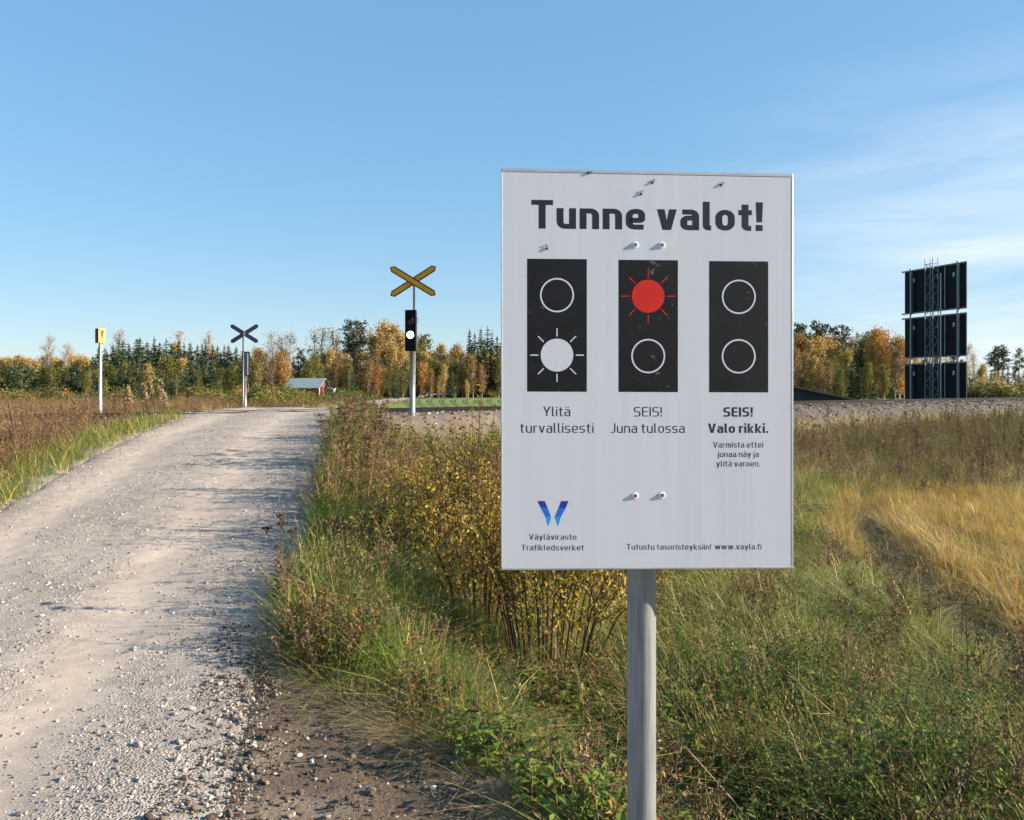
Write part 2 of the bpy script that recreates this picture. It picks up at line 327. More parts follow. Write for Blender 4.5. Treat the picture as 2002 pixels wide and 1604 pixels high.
def part(mb, name, mats, parent=sign, smooth=False, fixn=False, label=None):
    o = mb.build(name, mats, parent, smooth, fixn=fixn)
    if parent is sign: inS(o)
    if label: o['label'] = label
    return o
corner = [PLc, PLc+U, PLc+U+V, PLc+V]
mb = MB(); th = .016
for k in range(4): pass
vs = corner+[p-NRM*th for p in corner]
mb.add(vs, ((0, 1, 2, 3), (7, 6, 5, 4), (0, 4, 5, 1), (1, 5, 6, 2), (2, 6, 7, 3), (3, 7, 4, 0)), 0, .5)
panel = part(mb, 'panel', [white], fixn=True)
# rolled edge of the panel, slightly proud of the sheet
mb = MB(); u1, v1 = U.normalized(), V.normalized(); 
def edgebar(a, b, inn, w, dep0, dep1):
    q = [a, b, b+inn*w, a+inn*w]; vs = [p+NRM*dep1 for p in q]+[p-NRM*dep0 for p in q]
    mb.add(vs, ((0, 1, 2, 3), (7, 6, 5, 4), (0, 4, 5, 1), (1, 5, 6, 2), (2, 6, 7, 3), (3, 7, 4, 0)), 0, .5)
e = .0035
edgebar(corner[0]-v1*e-u1*e*.6, corner[1]-v1*e+u1*e*.6, v1, e+.0045, th+.001, .0007)
edgebar(corner[3]+v1*e-u1*e*.6, corner[2]+v1*e+u1*e*.6, -v1, e+.0015, th+.001, .0007)
edgebar(corner[0]-u1*e*.6+v1*.0046, corner[3]-u1*e*.6-v1*.0016, u1, e*.6+.0004, th, .0004)
edgebar(corner[1]+u1*e*.6+v1*.0046, corner[2]+u1*e*.6-v1*.0016, -u1, e*.6+.0022, th, .0004)
bevel(part(mb, 'edge_frame', [alu], fixn=True), .0012, 2)
mb = MB(); pts = [(SP.x, SP.y, z) for z in (SG0-.3, SG0+.4, 1.0, 1.6, 2.0)]
mb.tube(pts, .0311, 32); part(mb, 'post', [galv], smooth=True)
for py in (479, 969):      # clamps behind the panel
    mb = MB(); c = sg(1268, py); mb.box(c.x-.05, c.x+.05, 1.7445, 1.748, c.z-.02, c.z+.02); mb.tube([(SP.x, SP.y, c.z-.018), (SP.x, SP.y, c.z+.018)], .0345, 24)
    part(mb, 'clamp', [galv])
for bx, by in ((1242.5, 479), (1294.5, 479.5), (1242, 969.5), (1295, 968.5)):
    mb = MB(); c = sg(bx, by)
    mb.tube([c+NRM*.0002, c+NRM*.0015], [.0068, .0062], 20)
    o = part(mb, 'bolt', [nylon]); mb2 = MB(); mb2.tube([c+NRM*.0015, c+NRM*.003], .0040, 6); mb2.tube([c+NRM*.003, c+NRM*.0036], .0025, 10)
    h = mb2.build('nut', steel, o)
def disc(mb, cx, cy, r0, r1, off, m=0, n=64):
    a = [sg(cx+math.cos(2*math.pi*k/n)*r1, cy+math.sin(2*math.pi*k/n)*r1*1.012, off) for k in range(n)]
    if r0 == 0: mb.add(a, (tuple(range(n)),), m, .5)
    else:
        b = [sg(cx+math.cos(2*math.pi*k/n)*r0, cy+math.sin(2*math.pi*k/n)*r0*1.012, off) for k in range(n)]
        mb.add(a+b, [(k, (k+1) % n, n+(k+1) % n, n+k) for k in range(n)], m, .5)
def rays(mb, cx, cy, r0, r1, w_, off):
    for k in range(8):
        t = k*math.pi/4; c, s = math.cos(t), math.sin(t)
        mb.add([sg(cx+c*q-s*p, cy+s*q+c*p, off) for q, p in ((r0, -w_), (r1, -w_), (r1, w_), (r0, w_))], ((0, 1, 2, 3),), 0, .5)
def picto(x0, x1, y0, y1, top, bot, label):
    mb = MB(); mb.add([sg(x0, y0, .0001), sg(x1, y0+.9, .0001), sg(x1, y1+.5, .0001), sg(x0, y1, .0001)], ((0, 1, 2, 3),), 0, .5)
    o = part(mb, 'light_symbol', [black], label=label)
    for cx, cy, how in (top, bot):
        mb = MB()
        if how == 'ring': disc(mb, cx, cy, 30.2, 33.2, .00018); mb.build('unlit_ring', white, o)
        else:
            disc(mb, cx, cy, 0, 31.9, .00018); rays(mb, cx, cy, 36.5, 52.5, 1.15 if how == 'white' else .9, .00018)
            mb.build('lit_disc', white if how == 'white' else red, o)
picto(1030.6, 1147.3, 506.2, 766, (1089, 577.4, 'ring'), (1089, 694.7, 'white'), 'black light symbol with a white disc lit below')
picto(1209.3, 1325.4, 508.3, 766.6, (1267.3, 579.5, 'red'), (1267.3, 696.5, 'ring'), 'black light symbol with a red disc lit above')
picto(1386.5, 1502, 510.7, 767.2, (1444.5, 580.7, 'ring'), (1444.2, 697, 'ring'), 'black light symbol with both rings unlit')
# --- stroke lettering (squarish sans): each glyph is a list of strokes ('p', points) or filled outlines ('f', points); unit = cap height / 7
XH, CAP = 5.05, 7.0
HK = .76      # horizontal strokes are thinner than upright ones
def glyph(c, w_):
    h = w_/2; g_ = w_*HK/2; X = XH
    if c in 'äÄ': g, W_ = glyph('a', w_); return g+[('p', [(.75, 6.55), (.75+w_*.95, 6.55)]), ('p', [(W_-.75-w_*.95, 6.55), (W_-.75, 6.55)])], W_
    W_ = 3.3+w_*.78
    def vee(W_, H, s=None):
        s = s or w_*1.12; q = s*.56; return ('f', [(0, H), (s, H), (W_/2, s*1.25), (W_-s, H), (W_, H), (W_/2+q, 0), (W_/2-q, 0)])
    if c == 'n': return [('p', [(h, 0), (h, X)]), ('p', [(h, X-g_), (W_-h, X-g_, 1.3), (W_-h, 0)])], W_
    if c == 'u': return [('p', [(h, X), (h, g_, 1.3), (W_-h, g_)]), ('p', [(W_-h, X), (W_-h, 0)])], W_
    if c == 'm': W_ = 5.0+w_; m_ = W_/2; return [('p', [(h, 0), (h, X)]), ('p', [(h, X-g_), (m_, X-g_, 1.1), (m_, 0)]), ('p', [(m_, X-g_), (W_-h, X-g_, 1.1), (W_-h, 0)])], W_
    if c == 'r': return [('p', [(h, 0), (h, X)]), ('p', [(h, X-g_), (2.0+h, X-g_)])], 2.1+h
    if c == 'o': return [('c', [(h, g_, 1.45), (W_-h, g_, 1.45), (W_-h, X-g_, 1.45), (h, X-g_, 1.45)])], W_
    if c == 'e': return [('p', [(W_-.35, g_), (h, g_, 1.3), (h, X-g_, 1.4), (W_-h, X-g_, 1.2), (W_-h, 2.25, .5), (h, 2.25)])], W_
    if c == 'a': W_ -= .15; return [('p', [(.45, X-g_), (W_-h, X-g_, 1.2), (W_-h, 0)]), ('p', [(W_-h, 2.95), (h, 2.95, .95), (h, g_, .95), (W_-h, g_)])], W_
    if c == 'd': return [('p', [(W_-h, CAP), (W_-h, 0)]), ('p', [(W_-h, X-g_), (h, X-g_, 1.4), (h, g_, 1.4), (W_-h, g_)])], W_
    if c == 's': W_ -= .35; m_ = X/2; return [('p', [(W_-.25, X-g_), (h, X-g_, .85), (h, m_, .85), (W_-h, m_, .85), (W_-h, g_, .85), (.1, g_)])], W_
    if c == 'l': return [('p', [(h, CAP), (h, g_, .8), (1.15+h, g_)])], 1.3+h
    if c == 'i': return [('p', [(h, 0), (h, X)]), ('p', [(h, 6.0), (h, 6.0+max(.8, w_*.85))])], w_
    if c == 'j': return [('p', [(h, X), (h, -1.45, .7), (-.75, -1.45)]), ('p', [(h, 6.0), (h, 6.0+max(.8, w_*.85))])], w_
    if c == 't': a = .75+h; return [('p', [(a, 6.4), (a, g_, 1.0), (a+1.45, g_)]), ('p', [(0, X-g_), (2.35+h, X-g_)])], 2.4+h
    if c == 'f': a = .65+h; return [('p', [(a+1.5, CAP-g_), (a, CAP-g_, 1.0), (a, 0)]), ('p', [(0, X-g_), (2.2+h, X-g_)])], 2.1+h
    if c == 'k': s = w_*1.15; return [('p', [(h, 0), (h, CAP)]), ('f', [(w_, 2.3), (W_-s-.05, X), (W_-.05, X), (w_+s*.45, 2.3)]), ('f', [(w_, 2.75), (w_+s*.55, 2.95), (W_+.05, 0), (W_-s+.0, 0)])], W_
    if c == 'v': W_ += .1; return [vee(W_, X)], W_
    if c == 'w': a, ga = vee(3.4+w_*.3, X), 3.4+w_*.3; sft = ga-w_*.75; return [a, ('f', [(x+sft, y) for x, y in a[1]])], ga+sft
    if c == 'y': W_ += .1; s = w_*1.12; q = s*.56; k = (W_/2)/X; return [('f', [(0, X), (s, X), (W_/2+q*.6, .35), (W_/2-q*.35, -.15), (W_/2-q, 0)]), ('f', [(W_-s, X), (W_, X), (W_/2+q-2*k*.85, -1.9), (W_/2-q-2*k*.85+.1, -1.9)])], W_
    if c == 'T': W_ = 4.1+w_*.6; return [('p', [(0, CAP-g_), (W_, CAP-g_)]), ('p', [(W_/2, CAP-g_), (W_/2, 0)])], W_
    if c == 'I': return [('p', [(h, 0), (h, CAP)])], w_
    if c == 'E': W_ = 3.3+w_*.5; return [('p', [(W_, CAP-g_), (h, CAP-g_, .6), (h, g_, .6), (W_, g_)]), ('p', [(h, 3.55), (W_-.25, 3.55)])], W_
    if c == 'S': W_ = 3.6+w_*.6; m_ = 3.5; return [('p', [(W_-.2, CAP-g_), (h, CAP-g_, 1.2), (h, m_, 1.1), (W_-h, m_, 1.1), (W_-h, g_, 1.2), (.05, g_)])], W_
    if c == 'J': W_ = 2.3+w_; return [('p', [(W_-h, CAP), (W_-h, g_, 1.3), (0, g_)])], W_
    if c == 'V': W_ = 4.7+w_*.6; return [vee(W_, CAP)], W_
    if c == 'Y': W_ = 4.4+w_*.6; s = w_*1.12; return [('f', [(0, CAP), (s, CAP), (W_/2, 3.3+s*.55), (W_-s, CAP), (W_, CAP), (W_/2+h, 2.75), (W_/2+h, 0), (W_/2-h, 0), (W_/2-h, 2.75)])], W_
    if c == '!': return [('f', [(0, CAP), (w_*1.05, CAP), (w_*.93, 2.1), (w_*.12, 2.1)]), ('p', [(h, 0), (h, max(.95, w_*.9))])], w_
    if c == '.': return [('p', [(h, 0), (h, max(.95, w_*.95))])], w_
    return [], 1.9
def fillet(pts, closed):
    out = []; n = len(pts)
    for i, p in enumerate(pts):
        if len(p) < 3 or (not closed and i in (0, n-1)): out.append(Vector(p[:2])); continue
        a, b, c = Vector(pts[i-1][:2]), Vector(p[:2]), Vector(pts[(i+1) % n][:2]); r = min(p[2], (a-b).length*.5, (c-b).length*.5)
        d1, d2 = (a-b).normalized(), (c-b).normalized()
        for k in range(9):
            t = k/8; q0, q1 = b+d1*r, b+d2*r      # quarter super-ellipse corner
            ang = t*math.pi/2; ca, sa = math.cos(ang)**.9, math.sin(ang)**.9; cen = b+d1*r+d2*r
            out.append(cen-d2*r*ca-d1*r*sa)
    return out
def textline(mb, txt, x0, x1, y0, y1, cap, w_, track=.95, m=0):
    items = []; X = 0
    for c in txt:
        g, W_ = glyph(c, w_)
        items.append((g, X)); X += W_+(track if c != ' ' else 0)
    X -= track; sx_ = (x1-x0)/X; sy = cap/7; lay = [0]
    def P(p, off): u_ = p[0]*sx_; return sg(x0+u_, y0+(y1-y0)*(u_/(x1-x0))-p[1]*sy, off)
    for g, ox in items:
        for j, (kind, pts) in enumerate(g):
            off = .00012+.00002*j
            if kind == 'f': mb.add([P((p[0]+ox, p[1]), off) for p in pts], (tuple(range(len(pts))),), m, .5); continue
            q = fillet(pts, kind == 'c')
            # keep the stroke weight even although x is scaled differently from y
            n = len(q); L_, R_ = [], []; hh = w_/2
            for i in range(n):
                a = q[i-1] if (i > 0 or kind == 'c') else q[i]; b = q[(i+1) % n] if (i < n-1 or kind == 'c') else q[i]
                d = (b-a).normalized(); nn = Vector((-d.y, d.x)); nn = Vector((nn.x*hh, nn.y*hh*HK)); L_.append(q[i]+nn); R_.append(q[i]-nn)
            vs = [P((p.x+ox, p.y), off) for p in L_]+[P((p.x+ox, p.y), off) for p in R_]
            fs = [(i, i+1, n+i+1, n+i) for i in range(n-1)]+([(n-1, 0, n, 2*n-1)] if kind == 'c' else [])
            mb.add(vs, fs, m, .5)
def words(*lines):
    mb = MB()
    for txt, a, b, y0, y1, cap, w_, tr in lines: textline(mb, txt, a, b, y0, y1, cap, w_, tr)
    mb.build('lettering', ink, panel)
words(('Tunne valot!', 1039, 1491, 447, 452, 56, 1.62, .85))
words(('Ylitä', 1062, 1115, 814.2, 814.2, 19, .84, 1.0), ('turvallisesti', 1017, 1160.5, 846.4, 846.4, 19, .84, 1.05))
words(('SEIS!', 1239.5, 1294, 814.6, 814.6, 18.6, .84, 1.0), ('Juna tulossa', 1194.4, 1338.6, 846.6, 846.6, 18.6, .84, 1.05))
words(('SEIS!', 1414.5, 1471.6, 815, 815, 18.4, 1.5, .9), ('Valo rikki.', 1384.4, 1502, 846.8, 846.8, 18.4, 1.5, .9))
words(('Varmista ettei', 1394.2, 1492, 875.4, 875.4, 11.4, 1.0, 1.1), ('junaa näy ja', 1404, 1483.5, 893.8, 893.8, 11.4, 1.0, 1.1), ('ylitä varoen.', 1400.6, 1486, 912.4, 912.4, 11.4, 1.0, 1.1))
words(('Väylävirasto', 1034.5, 1127, 1055.5, 1055.5, 11, 1.02, 1.1), ('Trafikledsverket', 1019.7, 1141.6, 1076.4, 1076.4, 11, 1.02, 1.1))
words(('Tutustu tasoristeyksiin!', 1225.4, 1390, 1074.9, 1074.9, 11, .98, 1.1), ('www.vayla.fi', 1397.7, 1488.7, 1074.5, 1074.5, 11, .98, 1.1))
mb = MB(); b1, b2, b3 = solid('logo_dark_blue', (.012, .03, .33), .4, 0, .04), solid('logo_blue', (.018, .13, .58), .4, 0, .04), solid('logo_bright_blue', (.01, .28, .8), .4, 0, .04)
def lp(*pts, m=0): mb.add([sg(980+x/3.452, 760+y/3.452, .00012) for x, y in pts], (tuple(range(len(pts))),), m, .5)
lp((244, 759), (293, 759), (312, 803), (264, 800), m=0); lp((264, 800), (312, 803), (334, 858), (300, 870), m=1); lp((300, 870), (334, 858), (338, 868), (316, 932), m=2)
lp((405, 759), (455, 759), (436, 805), (386, 806), m=0); lp((386, 806), (436, 805), (405, 862), (360, 868), m=1); lp((360, 868), (405, 862), (383, 932), m=2)
mb.build('logo', [b1, b2, b3], panel)
# flies resting on the sign
flym = solid('fly_black', (.02, .018, .016), .4)
fl = None
for i, (fx, fy, a, lab) in enumerate(((1277, 355, .9, 'small dark fly above the space between the two title words'), (1254, 377, 1.2, 'small dark fly just above the last letters of the first title word'),
        (1412, 360, .7, 'small dark fly above the letter o near the upper right of the white sign'), (1153, 338, .3, 'small dark fly on the top edge of the white sign'), (1068.5, 483, 1.7, 'tiny dark fly above the left black light symbol'))):
    c = sg(fx, fy, 0.0); mb = MB(); ax = (u1*math.cos(a)-v1*math.sin(a)); bx = ax.cross(NRM)
    for t0, l_, r_ in ((0, .0030, .00018), (.0036, .0015, .0011), (-.0035, .0028, .0013)):
        n, mm = 8, 5; vs = []
        for q in range(mm+1):
            ph = math.pi*q/mm
            vs += [c+NRM*(.0013)+ax*(t0+l_*math.cos(ph))+(bx*math.cos(2*math.pi*k/n)+NRM*math.sin(2*math.pi*k/n))*r_*max(.05, math.sin(ph)) for k in range(n)]
        mb.add(vs, [(q*n+k, q*n+(k+1) % n, (q+1)*n+(k+1) % n, (q+1)*n+k) for q in range(mm) for k in range(n)], 0, .5)
    for s_ in (-1, 1):
        mb.quad(c+NRM*.002, c+NRM*.0023-ax*.003+bx*s_*.0028, c+NRM*.0018-ax*.0075+bx*s_*.002, c+NRM*.002-ax*.006)
        for q in (-.002, 0, .002): mb.tube([c+NRM*.0012+ax*q, c+NRM*.0017+ax*q*1.6+bx*s_*.0022, c+NRM*.0002+ax*q*2+bx*s_*.0036], .00022, 4)
    o = mb.build('fly', flym, smooth=True); tag(o, lab, 'fly', 'flies resting on the white sign')

# ------------------------------------------------------------------ level crossing signals
ybuck = solid('crossbuck_yellow', (.78, .38, .014), .5, 0, .06, 6, spec=.25); rbuck = solid('crossbuck_red', (.16, .02, .016), .5, 0, .1, 6)
gback = solid('crossbuck_back', (.075, .075, .095), .55, .2, .12, 5); polem = solid('pole_steel', (.24, .245, .25), .5, .45, .12, 10); sigbl = solid('signal_black', (.007, .007, .008), .75, 0, .2, 8, spec=.15)
siggr = solid('signal_back', (.10, .115, .135), .5, .2, .1, 5)
lampw = emit('white_lamp', (1, .98, .94), 2.6); lampr = solid('red_lens_unlit', (.05, .006, .006), .25, 0, .1)
def crossing(loc, rz, label, scale=1.0):
    """faces -Y before turning: crossbuck over a two-lamp signal head"""
    r = empty('crossing_signal', loc, label, 'crossing signal', 'light signals at the level crossing', rz)
    mb = MB(); mb.tube([(0, 0, -.4), (0, 0, 1.66)], .075, 20); mb.build('signal_post', polem, r, True)
    mb = MB(); mb.tube([(0, .2, -.4), (0, .2, 3.62)], .034, 12); mb.build('crossbuck_pole', polem, r, True)
    mb = MB()
    for z in (1.45,): mb.box(-.05, .05, .0, .2, z, z+.05)
    mb.build('clamp', polem, r)
    # head
    mb = MB(); mb.box(-.155, .155, -.20, -.09, 1.62, 2.74); o = bevel(mb.build('signal_head', sigbl, r), .02, 3)
    mb = MB(); mb.box(-.13, .13, -.087, .05, 1.68, 2.68); b_ = bevel(mb.build('lamp_box', siggr, o), .015, 2)
    for z, m, nm in ((2.43, lampr, 'red_lens'), (2.06, lampw, 'white_lens')):
        mb = MB(); vs = []; n = 24
        for q, (rr, yy) in enumerate(((.098, -.203), (.09, -.215), (.06, -.224), (.02, -.228))): vs += [(rr*math.cos(2*math.pi*k/n), yy, z+rr*math.sin(2*math.pi*k/n)) for k in range(n)]
        mb.add(vs, [(q*n+k, q*n+(k+1) % n, (q+1)*n+(k+1) % n, (q+1)*n+k) for q in range(3) for k in range(n)]+[tuple(range(3*n, 4*n))], 0, .5)
        mb.build(nm, m, o, True, fixn=True)
        mb = MB(); n = 20; vs = []      # hood over the lamp
        for yy, rr in ((-.2, .108), (-.33 if nm == 'red_lens' else -.235, .104)):
            vs += [(rr*math.cos(math.pi*k/n), yy, z+rr*math.sin(math.pi*k/n)) for k in range(n+1)]
        mb.add(vs, [(k, k+1, n+2+k, n+1+k) for k in range(n)], 0, .5); hd = mb.build('hood', sigbl, o, True)
        md = hd.modifiers.new('thick', 'SOLIDIFY'); md.thickness = .004
    mb = MB(); mb.tube([(.155, -.12, 2.5), (.19, -.12, 2.52), (.2, -.12, 2.46), (.19, -.12, 2.4), (.155, -.12, 2.42)], .008, 6); mb.build('handle', sigbl, o)
    for i, s_ in enumerate((1, -1)):
        mb = MB(); hl, hw = .755, .092; y0 = .08-.03*i; a = math.atan2(28*1.0, 46)*s_
        ca, sa = math.cos(a), math.sin(a)
        def Q(u_, v_, y): return (u_*ca-v_*sa, y, 3.55+u_*sa+v_*ca)
        def outline(g): return [(-hl+g*1.1, 0), (-hl+.09+g*.3, hw-g), (hl-.09-g*.3, hw-g), (hl-g*1.1, 0), (hl-.09-g*.3, -hw+g), (-hl+.09+g*.3, -hw+g)]
        A = outline(0); f_ = [Q(u_, v_, y0) for u_, v_ in A]; bk = [Q(u_, v_, y0+.022) for u_, v_ in A]
        mb.add(f_+bk, [tuple(range(6))], 1, .5); mb.add(f_+bk, [tuple(range(6, 12))[::-1]]+[(k, (k+1) % 6, 6+(k+1) % 6, 6+k) for k in range(6)], 2, .5)
        mb.add([Q(u_, v_, y0-.003) for u_, v_ in outline(.036)], [tuple(range(6))], 0, .5)
        mb.build('crossbuck_board', [ybuck, rbuck, gback], r)
    mb = MB(); mb.box(-.05, .05, .1022, .19, 3.45, 3.65); mb.build('board_bracket', gback, r)
    r.scale = (scale,)*3; return r
pA = pix(806, 803, 22.4); crossing((pA.x, pA.y, pA.z), R(-8), 'near crossing signal with a yellow crossbuck and a glowing white lamp')
pB = pix(479, 803, 37.0); zB = float(T(pB.x, pB.y))
crossing((pB.x, pB.y, 4.075-3.55), R(180-4), 'far crossing signal seen from behind with a dark grey crossbuck beyond the road crest')

# ------------------------------------------------------------------ yellow marker beside the line
yel = solid('marker_yellow', (.78, .5, .03), .45, 0, .04, 5); blk = solid('marker_black', (.02, .02, .022), .5); whp = solid('white_paint', (.72, .72, .70), .45, 0, .06, 8)
mk = pix(196, 800, 23); mz = float(T(mk.x, mk.y))
r = empty('rail_marker', (mk.x, mk.y, mz), 'yellow box marker with a dark triangle on a white pole at far left', 'marker', rz=R(-38))
top = 1.6+(760-643)/F*23-mz; bot = 1.6+(760-671)/F*23-mz
mb = MB(); mb.tube([(0, 0, -.3), (0, 0, bot+.05)], .042, 14); mb.build('pole', whp, r, True)
mb = MB(); mb.box(-.105, .105, -.08, .08, bot, top); bo = bevel(mb.build('marker_box', blk, r), .008, 2)
mb = MB(); mb.box(-.102, .102, -.086, -.082, bot+.004, top-.004); fo = mb.build('marker_face', yel, bo)
mb = MB(); mb.add([(-.068, -.089, top-.045), (.068, -.089, top-.045), (.009, -.089, bot+.08), (-.009, -.089, bot+.08)], ((0, 1, 2, 3),), 0, .5); mb.build('triangle', blk, bo)
r.rotation_euler.z = R(60)

# ------------------------------------------------------------------ black billboard on its lattice mast
bb = solid('billboard_black', (.009, .0095, .012), .7, 0, .25, 1.2, spec=.2); bst = solid('billboard_steel', (.17, .19, .215), .5, .4, .15, 6); bsl = solid('billboard_light_steel', (.34, .35, .36), .45, .4, .1, 6); bpl = solid('label_plate', (.45, .46, .47), .5)
e1 = Vector(((1769-1001)/F*62.5, 62.5, 0)); e2 = Vector(((1889-1001)/F*57.5, 57.5, 0)); bd = (e2-e1); BW = bd.length; bd.normalize(); bn = Vector((bd.y, -bd.x, 0))
if bn.y > 0: bn = -bn
bc = (e1+e2)/2; brz = math.atan2(bd.y, bd.x)
B = empty('billboard', (bc.x, bc.y, 0), 'tall stack of three black billboard panels on a grey lattice mast, seen from behind', 'billboard', rz=brz)
# local x runs along the board towards its near (right) end, local -y faces the camera
hw = BW/2
for z0, z1 in ((7.3, 10.45), (3.95, 6.87), (.35, 3.42)):
    mb = MB(); mb.box(-hw, hw, 0, .08, z0, z1)
    for q in (-.62, -.36, .32, .72): mb.box(q*hw-.02, q*hw+.02, -.05, -.002, z0+.02, z1-.02)
    pn = mb.build('panel', bb, B)
    for zz in (z0-.08, z1-.02):
        mb = MB(); mb.box(-hw-.16, hw+.2, -.16, -.055, zz, zz+.1); mb.build('rail_beam', bst, pn)
    for q in (-.68, .12, .62):
        mb = MB(); mb.box(q*hw-.07, q*hw+.07, -.015, -.004, z1-.85, z1-.55); mb.build('label_plate', bpl, pn)
    mb = MB(); mb.box(.36*hw, .36*hw+.05, -.10, -.055, z0+.1, z1-.05); mb.build('bar', bsl, pn)
for q in (-.7, .83):
    mb = MB(); mb.box(q*hw-.07, q*hw+.07, -.30, -.165, -.3, 10.62); mb.build('support_post', bst, B)
mb = MB(); mx0, ms = .30, .34
legs = [(mx0-ms, -.85), (mx0+ms, -.85), (mx0-ms, -.34), (mx0+ms, -.34)]
for lx, ly in legs: mb.tube([(lx, ly, -.3), (lx, ly, 11.05)], .035, 6)
st = .62; k = 0; z = .1
while z+st < 11:
    for a, b in ((0, 1), (2, 3), (0, 2), (1, 3)):
        p, q = (legs[a], legs[b]) if k % 2 else (legs[b], legs[a]); mb.tube([(*p, z), (*q, z+st)], .016, 4)
    if k % 4 == 0 or z+2*st > 11:
        for a, b in ((0, 1), (0, 2), (1, 3)): mb.tube([(*legs[a], z+st), (*legs[b], z+st)], .018, 4)
    z += st; k += 1
mb.build('lattice_mast', bst, B)
mb = MB(); mb.tube([(1.0, -.5, -.3), (1.0, -.5, 9.9)], .045, 8); mb.build('conduit', bsl, B)

# low dark lean-to beyond the line
r = empty('lean_to', (20.9, 57, 0), 'low dark lean-to shed with a sloping black roof beyond the rails', 'shed')
blw = solid('lean_to_wall', (.014, .02, .036), .65, 0, .2, 2, spec=.25); blr = solid('lean_to_roof', (.018, .018, .02), .55, 0, .2, 3)
mb = MB(); mb.add([(-1.35, -1.5, -.2), (2.9, -1.5, -.2), (2.9, -1.5, .62), (-1.35, -1.5, 1.52), (-1.35, 1.5, -.2), (2.9, 1.5, -.2), (2.9, 1.5, .62), (-1.35, 1.5, 1.52)], ((0, 1, 2, 3), (7, 6, 5, 4), (0, 3, 7, 4), (1, 5, 6, 2), (3, 2, 6, 7)), 0, .5)
mb.build('wall', blw, r)
mb = MB(); s_ = -.9/4.25
for zt, xa, xb, ex in ((.14, -2.0, 3.5, 1.75),): 
    f_ = lambda x: 1.54+(x+1.35)*s_
    vs = [(x, y, f_(x)+h_) for h_ in (.01, zt) for x, y in ((xa, -ex), (xb, -ex), (xb, ex), (xa, ex))]
    mb.add(vs, ((3, 2, 1, 0), (4, 5, 6, 7), (0, 1, 5, 4), (1, 2, 6, 5), (2, 3, 7, 6), (3, 0, 4, 7)), 0, .5)
mb.build('roof', blr, r)

# ------------------------------------------------------------------ red shed across the field, white pump beside it
hs = empty('red_shed', (-33.4, 134, 0), 'small red timber shed with a pale green metal roof at the forest edge', 'shed', rz=R(-14))
hr = solid('red_boards', (.26, .05, .04), .75, 0, .15, 3); hg = solid('roof_sheet', (.30, .37, .37), .45, .1, .06, 2); hwht = solid('white_trim', (.7, .69, .66), .6); hdk = solid('dark_boards', (.05, .04, .036), .8)
mb = MB(); Lx, Ly, E, Rg = 2.5, 1.5, 1.55, 2.55
mb.add([(-Lx, -Ly, -.2), (Lx, -Ly, -.2), (Lx, Ly, -.2), (-Lx, Ly, -.2), (-Lx, -Ly, E), (Lx, -Ly, E), (Lx, Ly, E), (-Lx, Ly, E), (-Lx, 0, Rg), (Lx, 0, Rg)],
       ((0, 1, 5, 4), (2, 3, 7, 6), (1, 2, 6, 9, 5), (3, 0, 4, 8, 7)), 0, .5); mb.build('wall', hr, hs, fixn=True)
mb = MB()
for s_ in (-1, 1):
    vs = [(x, y, z+h_) for h_ in (.012, .09) for x, y, z in ((-Lx-.3, 0, Rg), (Lx+.3, 0, Rg), (Lx+.3, s_*(Ly+.4), E-.27), (-Lx-.3, s_*(Ly+.4), E-.27))]
    mb.add(vs, ((3, 2, 1, 0), (4, 5, 6, 7), (0, 1, 5, 4), (1, 2, 6, 5), (2, 3, 7, 6), (3, 0, 4, 7)), 0, .5)
mb.build('roof', hg, hs, fixn=True)
mb = MB(); mb.box(Lx+.004, Lx+.03, -.4, .4, 0, 1.5); mb.build('door', hdk, hs)
for yy in (-1.5, 1.38):
    mb = MB(); mb.box(Lx+.004, Lx+.05, yy, yy+.12, 0, E); mb.build('corner_board', hwht, hs)
mb = MB(); mb.box(-1.2, -.3, -Ly-.03, -Ly-.004, .6, 1.2); wn_ = mb.build('window', hdk, hs)
mb = MB(); mb.box(-1.3, -1.2, -Ly-.045, -Ly-.004, .52, 1.28); mb.box(-.3, -.2, -Ly-.045, -Ly-.004, .52, 1.28); mb.box(-1.2, -.3, -Ly-.043, -Ly-.004, 1.2, 1.28); mb.box(-1.2, -.3, -Ly-.043, -Ly-.004, .52, .6); mb.build('frame', hwht, wn_)
hs.scale = (1.12, 1.12, 1.25)
pw = empty('white_pump', (-27.4, 126, 0), 'short white post on a low pale concrete slab just right of the red shed', 'pump')
mb = MB(); mb.box(-1.3, 1.5, -1, 1, -.1, .28); bevel(mb.build('slab', hwht, pw), .03)
mb = MB(); mb.tube([(0, 0, .28), (0, 0, 1.5)], [.2, .17], 10); mb.build('post', hwht, pw)
mb = MB(); mb.box(-.26, .26, -.26, .26, 1.5, 1.66); mb.build('cap', hwht, pw)
